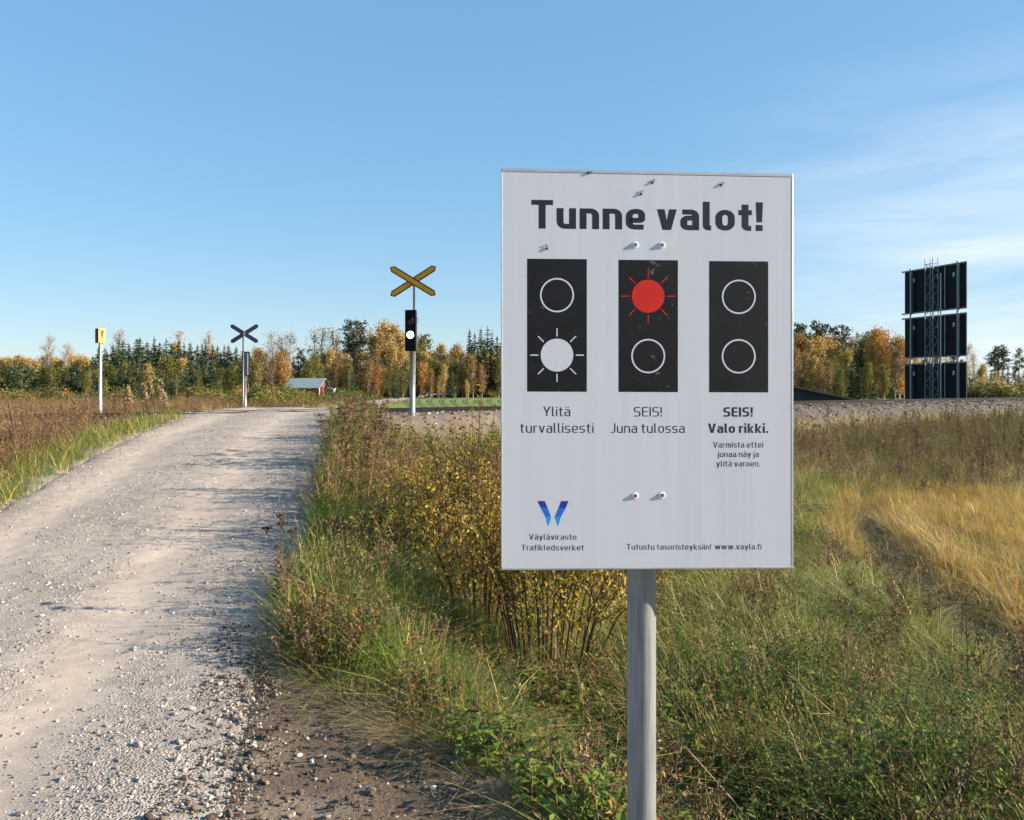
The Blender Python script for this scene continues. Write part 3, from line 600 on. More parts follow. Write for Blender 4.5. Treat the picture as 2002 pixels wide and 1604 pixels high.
# ------------------------------------------------------------------ trees of the forest edge
random.seed(5)
def rv(): 
    while True:
        v = Vector((random.uniform(-1, 1), random.uniform(-1, 1), random.uniform(-1, 1)))
        if .05 < v.length < 1: return v.normalized()
def card(mb, c, s, asp=.6, m=0, d=None, r=None):
    a = d or rv(); b = a.cross(rv()).normalized() if True else None
    a = a*s*.5; b = b*s*.5*asp
    mb.quad(c-a, c+b*.9, c+a, c-b*.9, m, r)
bark_b = solid('birch_bark', (.27, .255, .235), .8, 0, .35, 3); bark_d = solid('dark_bark', (.07, .055, .045), .9, 0, .25, 3); bark_p = solid('pine_bark', (.20, .11, .065), .85, 0, .25, 3)
twig = leaf('bare_twigs', [(0, (.16, .13, .115)), (1, (.30, .25, .22))], 0, .8)
LM = {
 'spruce': leaf('spruce_needles', [(0, (.018, .032, .017)), (.5, (.042, .065, .028)), (1, (.10, .115, .04))], .12, .6, ns=.15),
 'pine': leaf('pine_needles', [(0, (.025, .042, .024)), (.6, (.06, .085, .045)), (1, (.115, .13, .06))], .12, .6, ns=.15),
 'gold': leaf('golden_leaves', [(0, (.22, .15, .04)), (.45, (.44, .29, .075)), (1, (.60, .43, .17))], .35, .6, ns=.12),
 'orange': leaf('orange_leaves', [(0, (.20, .10, .03)), (.5, (.40, .21, .05)), (1, (.54, .32, .09))], .35, .6, ns=.12),
 'brown': leaf('brown_leaves', [(0, (.13, .075, .03)), (.5, (.26, .15, .05)), (1, (.38, .24, .08))], .3, .6, ns=.12),
 'olive': leaf('olive_leaves', [(0, (.05, .06, .015)), (.5, (.15, .145, .03)), (1, (.33, .27, .055))], .3, .6, ns=.12),
 'pale': leaf('pale_leaves', [(0, (.30, .24, .15)), (1, (.52, .42, .26))], .3, .6, ns=.12),
}
def m_spruce(h, r, low=.04):
    mb = MB(); z = low*h
    while z < h*.985:
        f = (z-low*h)/(h*(1-low)); Lb = r*(1-f)**.8*random.uniform(.75, 1.15)+.12; nb = 7 if f < .7 else 5; a0 = random.random()*6.28
        for k in range(nb):
            a = a0+k*6.283/nb+random.uniform(-.3, .3); l_ = Lb*random.uniform(.7, 1.15); n = max(2, int(l_/.33))
            for q in range(n):
                t = (q+.7)/n*l_; p = Vector((math.cos(a)*t, math.sin(a)*t, z-.30*t+.10*t*t/max(r, 1)+random.uniform(-.08, .08)))
                d = Vector((math.cos(a+random.uniform(-.7, .7)), math.sin(a+random.uniform(-.7, .7)), random.uniform(-.75, .05))).normalized()
                card(mb, p, random.uniform(.42, .72)*(.6 if f > .85 else 1), .55, 0, d)
        z += random.uniform(.22, .36)
    for k in range(6): card(mb, Vector((0, 0, h*(.95+.012*k))), .4, .35, 0, Vector((random.uniform(-.3, .3), random.uniform(-.3, .3), 1)).normalized())
    tr = MB(); tr.tube([(0, 0, -.6), (0, 0, h*.5), (0, 0, h*.97)], [h*.014+.05, h*.009+.03, .02], 7); return mb, tr, bark_d
def m_pine(h, cw, c0=.52):
    mb = MB(); tr = MB(); lean = random.uniform(-.25, .25)
    pt = lambda f: Vector((lean*f*f*1.5+.1*math.sin(f*7), .1*math.cos(f*5), h*f))
    tr.tube([pt(f)-Vector((0, 0, .6 if f == 0 else 0)) for f in np.linspace(0, 1, 7)], [h*.014*(1-.85*f)+.03 for f in np.linspace(0, 1, 7)], 7)
    nb = 26
    for k in range(nb):
        f = c0+(1-c0)*(k+random.random())/nb; a = random.random()*6.28; prof = math.sin(min(1, (f-c0)/(1-c0)+.18)*math.pi*.93)**.6
        l_ = cw*prof*random.uniform(.5, 1.1)+.2; b0 = pt(f); b1 = b0+Vector((math.cos(a)*l_, math.sin(a)*l_, random.uniform(-.1, .35)*l_)); tr.tube([b0, b1], [.05, .02], 4)
        for q in range(int(14+l_*12)):
            t = random.uniform(.35, 1.05); p = b0.lerp(b1, t)+Vector((random.gauss(0, .27), random.gauss(0, .27), random.gauss(.08, .17))); card(mb, p, random.uniform(.3, .55), .6)
    return mb, tr, bark_p
def m_leafy(h, wd, c0=.22, dens=1., bark=None, sz=(.2, .42), top=.55, clumps=70):
    mb = MB(); tr = MB(); ph = random.random()*6
    pt = lambda f: Vector((.035*h*math.sin(f*4+ph)*f, .035*h*math.cos(f*3+ph)*f, h*f))
    fs = np.linspace(0, .95, 8); tr.tube([pt(f)-Vector((0, 0, .5 if f == 0 else 0)) for f in fs], [h*.011*(1-.9*f)+.025 for f in fs], 7)
    def prof(f):
        t = (f-c0)/(1-c0)
        return (max(0, t)**.45 if t < .35 else 1)*(max(0, 1-t)**top)*1.15 if 0 < t < 1 else 0
    for k in range(int(clumps)):
        f = c0+(1-c0)*(random.random()**.9*.97+.015); a = random.random()*6.28; rr = wd*prof(f)*random.uniform(.25, 1.12)
        c = pt(f)+Vector((math.cos(a)*rr, math.sin(a)*rr, 0)); b0 = pt(max(.05, f-.12-rr*.25/h*3))
        tr.tube([b0, b0.lerp(c, .6)+Vector((0, 0, .1*rr)), c], [.035, .022, .01], 4, cap=False)
        cs = random.uniform(.28, .62)*(wd/1.7)**.5; br = random.random()*.35
        for q in range(int(30*dens*random.uniform(.5, 1.4))):
            p = c+Vector((random.gauss(0, cs), random.gauss(0, cs), random.gauss(-.06, cs*1.05))); card(mb, p, random.uniform(*sz), .75, 0, None, br+random.random()*.65)
    return mb, tr, bark or bark_b
def m_bare(h, wd, dens=.25, c0=.35):
    mb = MB(); tr = MB(); ph = random.random()*6; pt = lambda f: Vector((.03*h*math.sin(f*4+ph)*f, .03*h*math.cos(f*3+ph)*f, h*f))
    fs = np.linspace(0, 1, 9); tr.tube([pt(f)-Vector((0, 0, .5 if f == 0 else 0)) for f in fs], [h*.010*(1-.93*f)+.02 for f in fs], 7)
    for k in range(46):
        f = random.uniform(c0, .97); a = random.random()*6.28; rr = wd*math.sin(min(1, (f-c0)/(1-c0)*.85+.15)*math.pi)**.6*random.uniform(.4, 1.05)+.2; b0 = pt(f-.06); c = b0+Vector((math.cos(a)*rr, math.sin(a)*rr, rr*random.uniform(.5, 1.3)))
        tr.tube([b0, b0.lerp(c, .5)+Vector((0, 0, -.05*rr)), c], [.04, .025, .01], 4, cap=False)
        for q in range(9):
            t = random.uniform(.25, 1); p = b0.lerp(c, t); d = (rv()+Vector((0, 0, .7))).normalized(); e_ = p+d*random.uniform(.3, .9); sd_ = d.cross(rv()).normalized()*.022
            mb.quad(p-sd_, p+sd_, e_+sd_*.4, e_-sd_*.4, 1)
            for w_ in range(int(6*dens+random.random())): card(mb, e_+Vector((random.gauss(0, .2), random.gauss(0, .2), random.gauss(0, .2))), random.uniform(.12, .22), .8)
    return mb, tr, bark_b
def m_bush(h, wd, dens=1.):
    mb = MB(); tr = MB(); n = int(34*wd)
    for k in range(n):
        a = random.random()*6.28; u_ = random.random()**.5; hh = h*(1-.55*u_*u_)*random.uniform(.45, 1.05); c = Vector((math.cos(a)*u_*wd, math.sin(a)*u_*wd, hh)); b0 = Vector((c.x*.25, c.y*.25, -.2))
        tr.tube([b0, b0.lerp(c, .6)+Vector((c.x*.1, c.y*.1, 0)), c], [.03, .02, .008], 4, cap=False); cs = .16*h**.5+.1; br = random.random()*.35
        for q in range(int(26*dens)):
            t = random.uniform(.35, 1.08); p = b0.lerp(c, t)+Vector((random.gauss(0, cs), random.gauss(0, cs), random.gauss(0, cs))); card(mb, p, random.uniform(.16, .34), .75, 0, None, br+random.random()*.65)
    return mb, tr, bark_d
PRO = {}
def proto(key, gen, mat, H, ns=3):
    PRO[key] = []
    for _ in range(ns):
        c, t, bk = gen(); PRO[key].append((c.mesh('crown', [mat, twig]), t.mesh('trunk', [bk], True), H))
proto('spruce', lambda: m_spruce(10, 1.75), LM['spruce'], 10, 4)
proto('slim_spruce', lambda: m_spruce(10, 1.15, .10), LM['spruce'], 10, 3)
proto('pine', lambda: m_pine(12, 1.7), LM['pine'], 12, 4)
proto('gold', lambda: m_leafy(12, 1.9, .14, 1.15, None, (.2, .42), .5, 105), LM['gold'], 12, 4)
proto('orange', lambda: m_leafy(12, 2.0, .14, 1.2, None, (.2, .42), .45, 110), LM['orange'], 12, 3)
proto('brown', lambda: m_leafy(12, 1.7, .16, .95, None, (.18, .38), .55, 95), LM['brown'], 12, 4)
proto('olive', lambda: m_leafy(11, 1.8, .14, 1.15, None, (.2, .4), .5, 100), LM['olive'], 11, 4)
proto('pale', lambda: m_leafy(12, 1.5, .4, .5, None, (.16, .32), .5, 50), LM['pale'], 12, 3)
proto('bare', lambda: m_bare(12, 1.5, .12, .5), LM['pale'], 12, 3)
proto('bush', lambda: m_bush(2.4, 1.5), LM['olive'], 2.4, 4)
proto('gold_bush', lambda: m_bush(2.4, 1.5), LM['gold'], 2.4, 2)
proto('rust_bush', lambda: m_bush(2.4, 1.4, .8), LM['orange'], 2.4, 2)
proto('dark_bush', lambda: m_bush(3, 1.8, 1.3), LM['spruce'], 3, 2)
NAMES = {'spruce': ('spruce_tree', 'spruce', 'dark green spruce'), 'slim_spruce': ('spruce_tree', 'spruce', 'slender dark spruce'), 'pine': ('pine_tree', 'pine', 'bare-stemmed pine'), 'gold': ('birch_tree', 'birch', 'golden yellow birch'),
  'orange': ('birch_tree', 'birch', 'orange leaved birch'), 'brown': ('birch_tree', 'birch', 'thinning brownish birch'), 'olive': ('birch_tree', 'birch', 'yellow-green birch'), 'pale': ('birch_tree', 'birch', 'pale half-bare birch'),
  'bare': ('bare_tree', 'bare tree', 'leafless grey tree'), 'bush': ('bush', 'bush', 'low yellow-green bush'), 'gold_bush': ('bush', 'bush', 'low golden bush'), 'rust_bush': ('bush', 'bush', 'rust coloured bush'), 'dark_bush': ('bush', 'bush', 'dark green rounded bush')}
SEG = [(-300, 185, 'left of the yellow rail marker'), (185, 330, 'just right of the yellow rail marker'), (330, 478, 'left of the grey crossbuck'), (478, 572, 'between the grey crossbuck and the red shed'),
       (572, 690, 'behind the red shed'), (690, 805, 'left of the glowing signal'), (805, 985, 'between the glowing signal and the white sign'), (985, 1550, 'behind the white sign'), (1550, 1768, 'between the white sign and the black billboard'), (1768, 1895, 'behind the black billboard'), (1895, 2500, 'right of the black billboard')]
import collections
TREES = collections.OrderedDict()
cnt = collections.Counter()
def tree(kind, px, top, Y, base=None, wf=1.0, label=None):
    x = (px-1001)/F*Y; zb = float(T(x, Y)); zt = EYE+(760-top)/F*Y
    i = cnt[kind]; cnt[kind] += 1
    cm, tm_, H = PRO[kind][i % len(PRO[kind])]; s = (zt-zb)/H; nm, cat, desc = NAMES[kind]
    o = empty(nm, (x, Y, zb-.05), None, cat, None, random.uniform(0, 6.28))
    sw = s*wf if kind not in ('bush', 'gold_bush', 'rust_bush', 'dark_bush') else (s*.5+.5)*wf
    o.scale = (sw*random.uniform(.9, 1.12), sw*random.uniform(.9, 1.12), s)
    for me, n in ((tm_, 'trunk'), (cm, 'crown')):
        c = bpy.data.objects.new(n, me); COL.objects.link(c); c.parent = o
    TREES[o.name] = (o, kind, px, top, Y, label); return o
rr = random.Random(11)
sky_l = [(-40, 716), (60, 714), (120, 712), (140, 702), (170, 695), (200, 678), (230, 668), (270, 663), (300, 661), (330, 664), (380, 668), (420, 672), (470, 676), (500, 690)]
def skyl(px, tab): return float(np.interp(px, [a for a, b in tab], [b for a, b in tab]))
px = -60
while px < 500:      # the spruce stand on the left: back row, middle row, front row
    tree('spruce' if rr.random() < .6 else 'slim_spruce', px+rr.uniform(-3, 3), skyl(px, sky_l)+rr.uniform(-3, 9), rr.uniform(168, 185), wf=1.5); px += rr.uniform(10, 14)
px = -60
while px < 500:
    t = skyl(px, sky_l); tree(rr.choice(('spruce', 'spruce', 'slim_spruce', 'pine') if px > 140 else ('spruce', 'olive', 'slim_spruce')), px, t+rr.uniform(8, 26), rr.uniform(152, 163), wf=1.5); px += rr.uniform(13, 18)
px = -60
while px < 490:
    t = skyl(px, sky_l); tree(rr.choice(('spruce', 'olive', 'pine', 'olive', 'spruce', 'gold')), px, t+rr.uniform(30, 66), rr.uniform(138, 148), wf=1.35); px += rr.uniform(11, 17)
px = -60
while px < 175:
    tree('gold', px, rr.uniform(692, 706), rr.uniform(205, 225), wf=1.2); px += rr.uniform(9, 13)
for k, x, t, Y in (('bare', 97, 652, 190), ('bare', 130, 668, 136), ('bare', 236, 643, 195), ('pale', 350, 645, 195), ('pale', 405, 650, 195), ('gold', 345, 672, 190), ('gold', 165, 706, 140), ('gold', 500, 680, 165), ('gold', 420, 684, 192), ('olive', 170, 728, 128), ('olive', 205, 742, 122), ('gold', 290, 712, 130), ('olive', 345, 722, 126),
        ('brown', 506, 682, 150), ('brown', 520, 690, 142), ('orange', 545, 692, 140), ('brown', 532, 700, 138), ('orange', 560, 708, 139), ('brown', 552, 684, 152), ('bare', 530, 645, 175), ('bare', 550, 650, 172), ('bare', 567, 646, 178), ('olive', 500, 712, 136), ('brown', 487, 706, 140),
        ('spruce', 574, 696, 160), ('spruce', 583, 702, 150), ('pine', 587, 684, 175), ('spruce', 566, 715, 143), ('spruce', 598, 712, 150),
        ('pale', 618, 642, 170), ('pale', 632, 638, 166), ('pale', 655, 650, 168), ('pale', 648, 641, 172), ('olive', 604, 704, 146), ('olive', 616, 694, 148), ('brown', 632, 690, 150), ('gold', 645, 686, 150), ('brown', 662, 688, 152), ('olive', 624, 716, 140), ('gold', 612, 738, 138), ('brown', 655, 706, 142),
        ('pine', 687, 628, 170), ('pine', 698, 636, 166), ('pine', 706, 630, 172), ('pine', 692, 650, 160), ('gold', 678, 692, 150), ('brown', 695, 694, 148), ('olive', 682, 714, 142), ('gold', 712, 690, 150),
        ('pale', 722, 640, 165), ('gold', 728, 660, 160), ('gold', 742, 648, 158), ('gold', 758, 632, 162), ('gold', 772, 638, 160), ('pale', 750, 626, 170), ('gold', 785, 656, 155), ('brown', 736, 684, 148), ('gold', 765, 672, 150), ('orange', 748, 724, 138), ('orange', 738, 716, 140), ('brown', 720, 706, 145), ('gold', 790, 684, 148),
        ('spruce', 690, 722, 132), ('spruce', 640, 722, 134), ('spruce', 641, 730, 130), ('olive', 775, 716, 138), ('olive', 762, 722, 130), ('spruce', 776, 734, 128), ('olive', 788, 728, 130), ('olive', 795, 706, 142),
        ('pine', 831, 656, 172), ('olive', 820, 662, 158), ('olive', 812, 672, 152), ('gold', 834, 690, 150), ('spruce', 849, 686, 160), ('gold', 861, 676, 152), ('brown', 874, 690, 152), ('olive', 845, 702, 146), ('brown', 856, 704, 146), ('gold', 895, 674, 154), ('brown', 884, 684, 158), ('brown', 905, 688, 150), ('olive', 870, 706, 144), ('olive', 915, 696, 146), ('gold', 866, 714, 142), ('brown', 925, 700, 144), ('olive', 890, 704, 145),
        ('slim_spruce', 918, 646, 170), ('spruce', 928, 652, 166), ('spruce', 940, 643, 168), ('spruce', 953, 640, 170), ('slim_spruce', 962, 648, 164), ('spruce', 972, 658, 160), ('spruce', 984, 652, 166), ('spruce', 946, 662, 156), ('spruce', 960, 676, 152), ('spruce', 934, 680, 152), ('spruce', 884, 718, 134), ('gold', 912, 744, 130), ('brown', 942, 712, 140), ('brown', 858, 736, 132), ('olive', 975, 700, 142), ('orange', 826, 712, 142), ('brown', 842, 722, 138)):
    tree(k, x, t, Y)
px = -60
while px < 490:      # lower trees along the front of the stand
    tree(rr.choice(('spruce', 'olive', 'spruce', 'spruce', 'pine', 'olive')), px, rr.uniform(704, 738), rr.uniform(128, 136), wf=1.35); px += rr.uniform(11, 16)
px = 596
while px < 980:
    tree(rr.choice(('gold', 'olive', 'brown', 'gold', 'olive', 'spruce')), px, rr.uniform(690, 722), rr.uniform(152, 166), wf=1.15); px += rr.uniform(11, 16)
px = 1552
while px < 1790:
    tree(rr.choice(('brown', 'olive', 'gold', 'spruce')), px, rr.uniform(676, 716), rr.uniform(146, 158), wf=1.15); px += rr.uniform(12, 17)
px = 990
while px < 1550:
    tree(rr.choice(('gold', 'brown', 'olive', 'spruce', 'orange', 'pine')), px, rr.uniform(648, 690), rr.uniform(146, 168), wf=1.3); px += rr.uniform(13, 18)
for k, x, t, Y in (('pine', 1558, 634, 165), ('pine', 1572, 636, 160), ('spruce', 1584, 648, 162), ('pine', 1598, 632, 164), ('pine', 1606, 636, 168), ('pine', 1632, 640, 160), ('pine', 1648, 640, 158), ('spruce', 1652, 652, 150), ('spruce', 1676, 650, 160), ('pine', 1690, 654, 158), ('brown', 1560, 660, 150), ('orange', 1568, 656, 146), ('gold', 1585, 668, 142), ('gold', 1600, 662, 145), ('orange', 1615, 660, 148), ('gold', 1626, 672, 140), ('brown', 1640, 668, 142), ('brown', 1662, 660, 152),
        ('spruce', 1672, 670, 136), ('spruce', 1684, 674, 138), ('olive', 1690, 664, 140), ('orange', 1716, 642, 134), ('gold', 1708, 652, 138), ('orange', 1728, 650, 136), ('brown', 1740, 672, 142), ('orange', 1758, 660, 132), ('brown', 1768, 666, 134), ('brown', 1750, 682, 128), ('gold', 1780, 676, 140), ('brown', 1574, 690, 132), ('brown', 1552, 680, 130), ('gold', 1592, 700, 128), ('brown', 1610, 690, 132), ('olive', 1632, 700, 128), ('brown', 1622, 704, 126), ('olive', 1655, 690, 130), ('brown', 1604, 712, 124),
        ('spruce', 1665, 706, 124), ('spruce', 1680, 714, 125), ('olive', 1696, 712, 124), ('spruce', 1708, 718, 124), ('olive', 1728, 716, 126), ('spruce', 1742, 724, 127), ('olive', 1646, 722, 123), ('brown', 1790, 690, 140), ('olive', 1810, 700, 145), ('brown', 1835, 690, 150), ('brown', 1862, 690, 155), ('pale', 1850, 690, 160), ('olive', 1880, 704, 160),
        ('pale', 1893, 672, 150), ('pale', 1902, 688, 155), ('gold', 1921, 712, 190), ('gold', 1914, 722, 195), ('pine', 1943, 682, 225), ('pine', 1953, 677, 228), ('pine', 1960, 680, 226), ('pine', 1991, 684, 230), ('pine', 1985, 720, 236), ('gold', 1945, 728, 200)):
    tree(k, x, t, Y, wf=1.05)
px = 1895
while px < 2250:
    tree('spruce', px, rr.uniform(716, 734), rr.uniform(235, 262), wf=1.5); px += rr.uniform(9, 14)
px = -80
while px < 1000:      # young spruces and brush under the trees
    tree(rr.choice(('dark_bush', 'bush', 'bush')), px, rr.uniform(718, 742), rr.uniform(170, 186), wf=1.8); px += rr.uniform(10, 14)
# bushes along the forest edge and in the rough ground beyond the line
px = -40
while px < 490: tree(rr.choice(('bush', 'bush', 'dark_bush', 'bush', 'bush', 'rust_bush')), px, rr.uniform(754, 770), rr.uniform(84, 118)); px += rr.uniform(20, 30)
for x, t, Y in ((500, 756, 80), (514, 752, 86), (530, 758, 82), (548, 754, 90), (562, 748, 100), (578, 762, 92), (596, 760, 104), (612, 766, 98), (585, 766, 80), (630, 768, 100), (655, 772, 96), (680, 762, 108), (665, 757, 122), (700, 762, 118), (715, 770, 110), (736, 770, 118), (545, 764, 76), (520, 766, 72), (470, 764, 80), (452, 768, 78), (690, 774, 96)):
    tree('bush', x, t, Y)
px = 985
while px < 1560:
    tree(rr.choice(('olive', 'dark_bush', 'gold', 'spruce')), px, rr.uniform(690, 722), rr.uniform(158, 172), wf=1.5); px += rr.uniform(16, 22)
px = 800
while px < 1780: tree(rr.choice(('bush', 'bush', 'bush', 'rust_bush')), px, rr.uniform(752, 764), rr.uniform(146, 153)); px += rr.uniform(26, 42)
px = 1893
while px < 2200: tree(rr.choice(('bush', 'gold_bush', 'bush')), px, rr.uniform(742, 754), rr.uniform(118, 140), wf=1.5); px += rr.uniform(13, 20)
# labels: kind, height against its neighbours and the stretch of forest edge it stands in
groups = collections.defaultdict(list)
for nm, (o, kind, px, top, Y, lab) in TREES.items():
    seg = [s for a, b, s in SEG if a <= px < b]; seg = seg[0] if seg else 'at the far right'
    groups[(kind, seg)].append((top, Y, px, o))
def setl(o, lab, grp): o['label'] = lab; o['group'] = grp
for (kind, seg), L_ in groups.items():
    desc = NAMES[kind][2]; isb = 'bush' in kind; pl = ('bushes' if isb else 'trees')
    L_.sort(key=lambda q: q[0])
    G = f'{desc}, {seg}'
    if len(L_) == 1: L_[0][3]['label'] = f'the only {desc} {seg}'; continue
    byx = sorted(L_, key=lambda q: q[2])
    if len(L_) == 2:
        setl(byx[0][3], f'{desc} {seg}, left one of two', G); setl(byx[1][3], f'{desc} {seg}, right one of two', G); continue
    if len(L_) == 3:
        for q, wd in zip(byx, ('left one', 'middle one', 'right one')): setl(q[3], f'{desc} {seg}, {wd} of three', G)
        continue
    tall = L_[0][3]; lo, hi = byx[0][3], byx[-1][3]
    for q in L_: setl(q[3], f'{desc} among its like {seg}', G)
    setl(lo, f'{desc} {seg}, the leftmost', G); setl(hi, f'{desc} {seg}, the rightmost', G); setl(tall, f'{desc} {seg}, the tallest', G)
# fallen white trunk at the field edge
mb = MB(); p0, p1 = pix(818, 776, 138), pix(890, 770, 138); mb.tube([p0, p0.lerp(p1, .5)+Vector((0, .3, .15)), p1], [.16, .13, .07], 7)
mb.tube([p0+Vector((.3, 0, .1)), pix(824, 752, 138)], [.10, .05], 6); mb.tube([pix(832, 773, 138), pix(848, 762, 138)], [.09, .04], 6)
tag(mb.build('fallen_birch', bark_b, smooth=True), 'fallen white birch trunk with broken limbs at the field edge beside the signal pole', 'fallen tree')
# ------------------------------------------------------------------ plants: prototypes
random.seed(21)
g_green = leaf('green_grass', [(0, (.05, .085, .016)), (.45, (.125, .185, .03)), (.8, (.29, .30, .055)), (1, (.50, .42, .13))], .3, .5, ns=1.2)
g_mix = leaf('yellowing_grass', [(0, (.09, .115, .028)), (.4, (.27, .25, .06)), (.75, (.52, .42, .13)), (1, (.68, .56, .28))], .3, .5, ns=1.0)
g_straw = leaf('straw_grass', [(0, (.18, .14, .03)), (.25, (.34, .22, .045)), (.5, (.47, .305, .085)), (.8, (.58, .41, .14)), (1, (.72, .57, .28))], .35, .5, ns=.9)
g_dry = leaf('bleached_grass', [(0, (.25, .17, .08)), (1, (.56, .44, .25))], .25, .55, ns=2)
l_green = leaf('green_weed_leaves', [(0, (.04, .07, .012)), (.5, (.12, .175, .027)), (.85, (.25, .29, .045)), (1, (.44, .40, .09))], .4, .45, ns=2)
l_yel = leaf('willow_leaves', [(0, (.07, .08, .015)), (.25, (.24, .21, .03)), (.55, (.55, .36, .045)), (.85, (.68, .45, .08)), (1, (.58, .23, .04))], .42, .45, ns=2.5)
l_brn = leaf('withered_leaves', [(0, (.05, .03, .016)), (.5, (.15, .09, .04)), (.85, (.29, .18, .08)), (1, (.42, .29, .14))], .15, .7, ns=1.5)
l_mix = leaf('autumn_weed_leaves', [(0, (.03, .045, .012)), (.35, (.10, .11, .025)), (.6, (.22, .15, .04)), (.85, (.30, .12, .035)), (1, (.42, .30, .09))], .3, .5, ns=1.2)
l_seed = leaf('dark_seed_heads', [(0, (.035, .022, .016)), (1, (.16, .095, .06))], 0, .8)
l_wgr = leaf('green_willow_leaves', [(0, (.045, .065, .014)), (.35, (.15, .16, .028)), (.65, (.33, .25, .04)), (.85, (.55, .37, .06)), (1, (.46, .20, .04))], .42, .45, ns=2.5)
s_brn = leaf('brown_stems', [(0, (.07, .035, .02)), (.6, (.17, .095, .05)), (1, (.34, .23, .13))], 0, .7)
s_grn = leaf('green_stems', [(0, (.07, .08, .02)), (1, (.19, .16, .05))], 0, .6)
s_red = leaf('reddish_stems', [(0, (.045, .018, .012)), (1, (.15, .065, .035))], 0, .55)
def blade(mb, b, h, az, lean, wd, m=0, seg=3, droop=.5):
    d = Vector((math.cos(az), math.sin(az), 0)); s = Vector((-d.y, d.x, 0)); r = random.random(); pts = []
    for k in range(seg+1):
        t = k/seg; out = h*(lean*t+droop*lean*t*t); z = h*(t-.5*droop*lean*t*t*t-.18*lean*t*t); pts.append((b+d*out+Vector((0, 0, max(z, .01*k))), wd*(1-t*.85)))
    for (p, w0), (q, w1) in zip(pts, pts[1:]): mb.quad(p-s*w0, p+s*w0, q+s*w1, q-s*w1, m, r)
def m_grass(n, h, sp, wd, lean=(.15, .8), bias=None):
    mb = MB()
    for _ in range(n):
        a = random.random()*6.28; q = random.random()**.6*sp; az = random.random()*6.28 if bias is None else bias+random.gauss(0, .5)
        blade(mb, Vector((math.cos(a)*q, math.sin(a)*q, -.02)), h*random.uniform(.45, 1.1), az, random.uniform(*lean), wd*random.uniform(.6, 1.3))
    return mb
def m_seedgrass(n, h, sp):
    mb = MB()
    for _ in range(n):
        a = random.random()*6.28; q = random.random()*sp; az = random.random()*6.28; hh = h*random.uniform(.7, 1.1); ln = random.uniform(.1, .5)
        b = Vector((math.cos(a)*q, math.sin(a)*q, -.02)); blade(mb, b, hh, az, ln, .0018, 0, 4); tip = b+Vector((math.cos(az)*hh*ln*1.45, math.sin(az)*hh*ln*1.45, hh*(1-.40*ln)))
        for k in range(7): card(mb, tip+Vector((random.gauss(0, .012), random.gauss(0, .012), random.uniform(-.10, .02))), .020, .22, 0, Vector((random.gauss(0, .3), random.gauss(0, .3), 1)).normalized())
    for _ in range(n): blade(mb, Vector((random.gauss(0, sp*.5), random.gauss(0, sp*.5), -.02)), h*.5*random.uniform(.5, 1), random.random()*6.28, random.uniform(.3, .9), .003)
    return mb
def leaf2(mb, b, d, n, l_, wd, m, r=None):
    """pointed leaf folded a little along its midrib"""
    d = d.normalized(); s = d.cross(n).normalized(); n = s.cross(d); r = random.random() if r is None else r
    t = b+d*l_-n*l_*.18; k = b+d*l_*.45; a, c = k+s*wd+n*wd*.4, k-s*wd+n*wd*.4
    mb.add((b, a, t, c, k), ((0, 4, 1), (4, 2, 1), (0, 3, 4), (4, 3, 2)), m, r)
def m_leafy_weed(h, nl, ll, lw, stems=3, sp=.08, sm=0):
    mb = MB()
    for _ in range(stems):
        b = Vector((random.gauss(0, sp), random.gauss(0, sp), -.02)); hh = h*random.uniform(.6, 1.1); tip = b+Vector((random.gauss(0, .14)*hh, random.gauss(0, .14)*hh, hh)); mid = b.lerp(tip, .5)+Vector((random.gauss(0, .02), random.gauss(0, .02), 0))
        mb.tube([b, mid, tip], [.0035, .0028, .0012], 4, 1, cap=False)
        for k in range(nl):
            t = .15+.85*(k+random.random()*.6)/nl; p = b.lerp(mid, t*2) if t < .5 else mid.lerp(tip, t*2-1); a = k*2.4+random.random(); l_ = ll*random.uniform(.6, 1.15)*(1-.45*max(0, t-.5))
            leaf2(mb, p, Vector((math.cos(a), math.sin(a), random.uniform(-.35, .5))), Vector((0, 0, 1)), l_, l_*lw, 0)
    return mb
def m_dry(h, stems, sp, nb=7, dense=1.):
    """withered stalk with side branches and curled brown leaves"""
    mb = MB()
    for _ in range(stems):
        b = Vector((random.gauss(0, sp), random.gauss(0, sp), -.03)); hh = h*random.uniform(.55, 1.1); tip = b+Vector((random.gauss(0, .16)*hh, random.gauss(0, .16)*hh, hh)); mb.tube([b, tip], [.0042, .0018], 4, 1, cap=False)
        for k in range(nb):
            t = random.uniform(.3, 1); p = b.lerp(tip, t); a = random.random()*6.28; e_ = p+Vector((math.cos(a)*.12*hh, math.sin(a)*.12*hh, random.uniform(.02, .2)*hh)); mb.tube([p, e_], [.002, .001], 3, 1, cap=False)
            for q in range(int(5*dense)):
                c = p.lerp(e_, random.uniform(.3, 1.1)); leaf2(mb, c, rv(), rv(), random.uniform(.018, .045), .007, 0)
    return mb
def umbel(mb, c, r, n=13):
    for k in range(n):
        a = random.random()*6.28; q = random.random()**.5*r; e_ = c+Vector((math.cos(a)*q, math.sin(a)*q, .05+.25*r-q*q*.8)); mb.tube([c, e_], .0013, 3, 1, cap=False)
        for _ in range(5): card(mb, e_+Vector((random.gauss(0, .010), random.gauss(0, .010), random.gauss(0, .005))), .020, .8, 0)
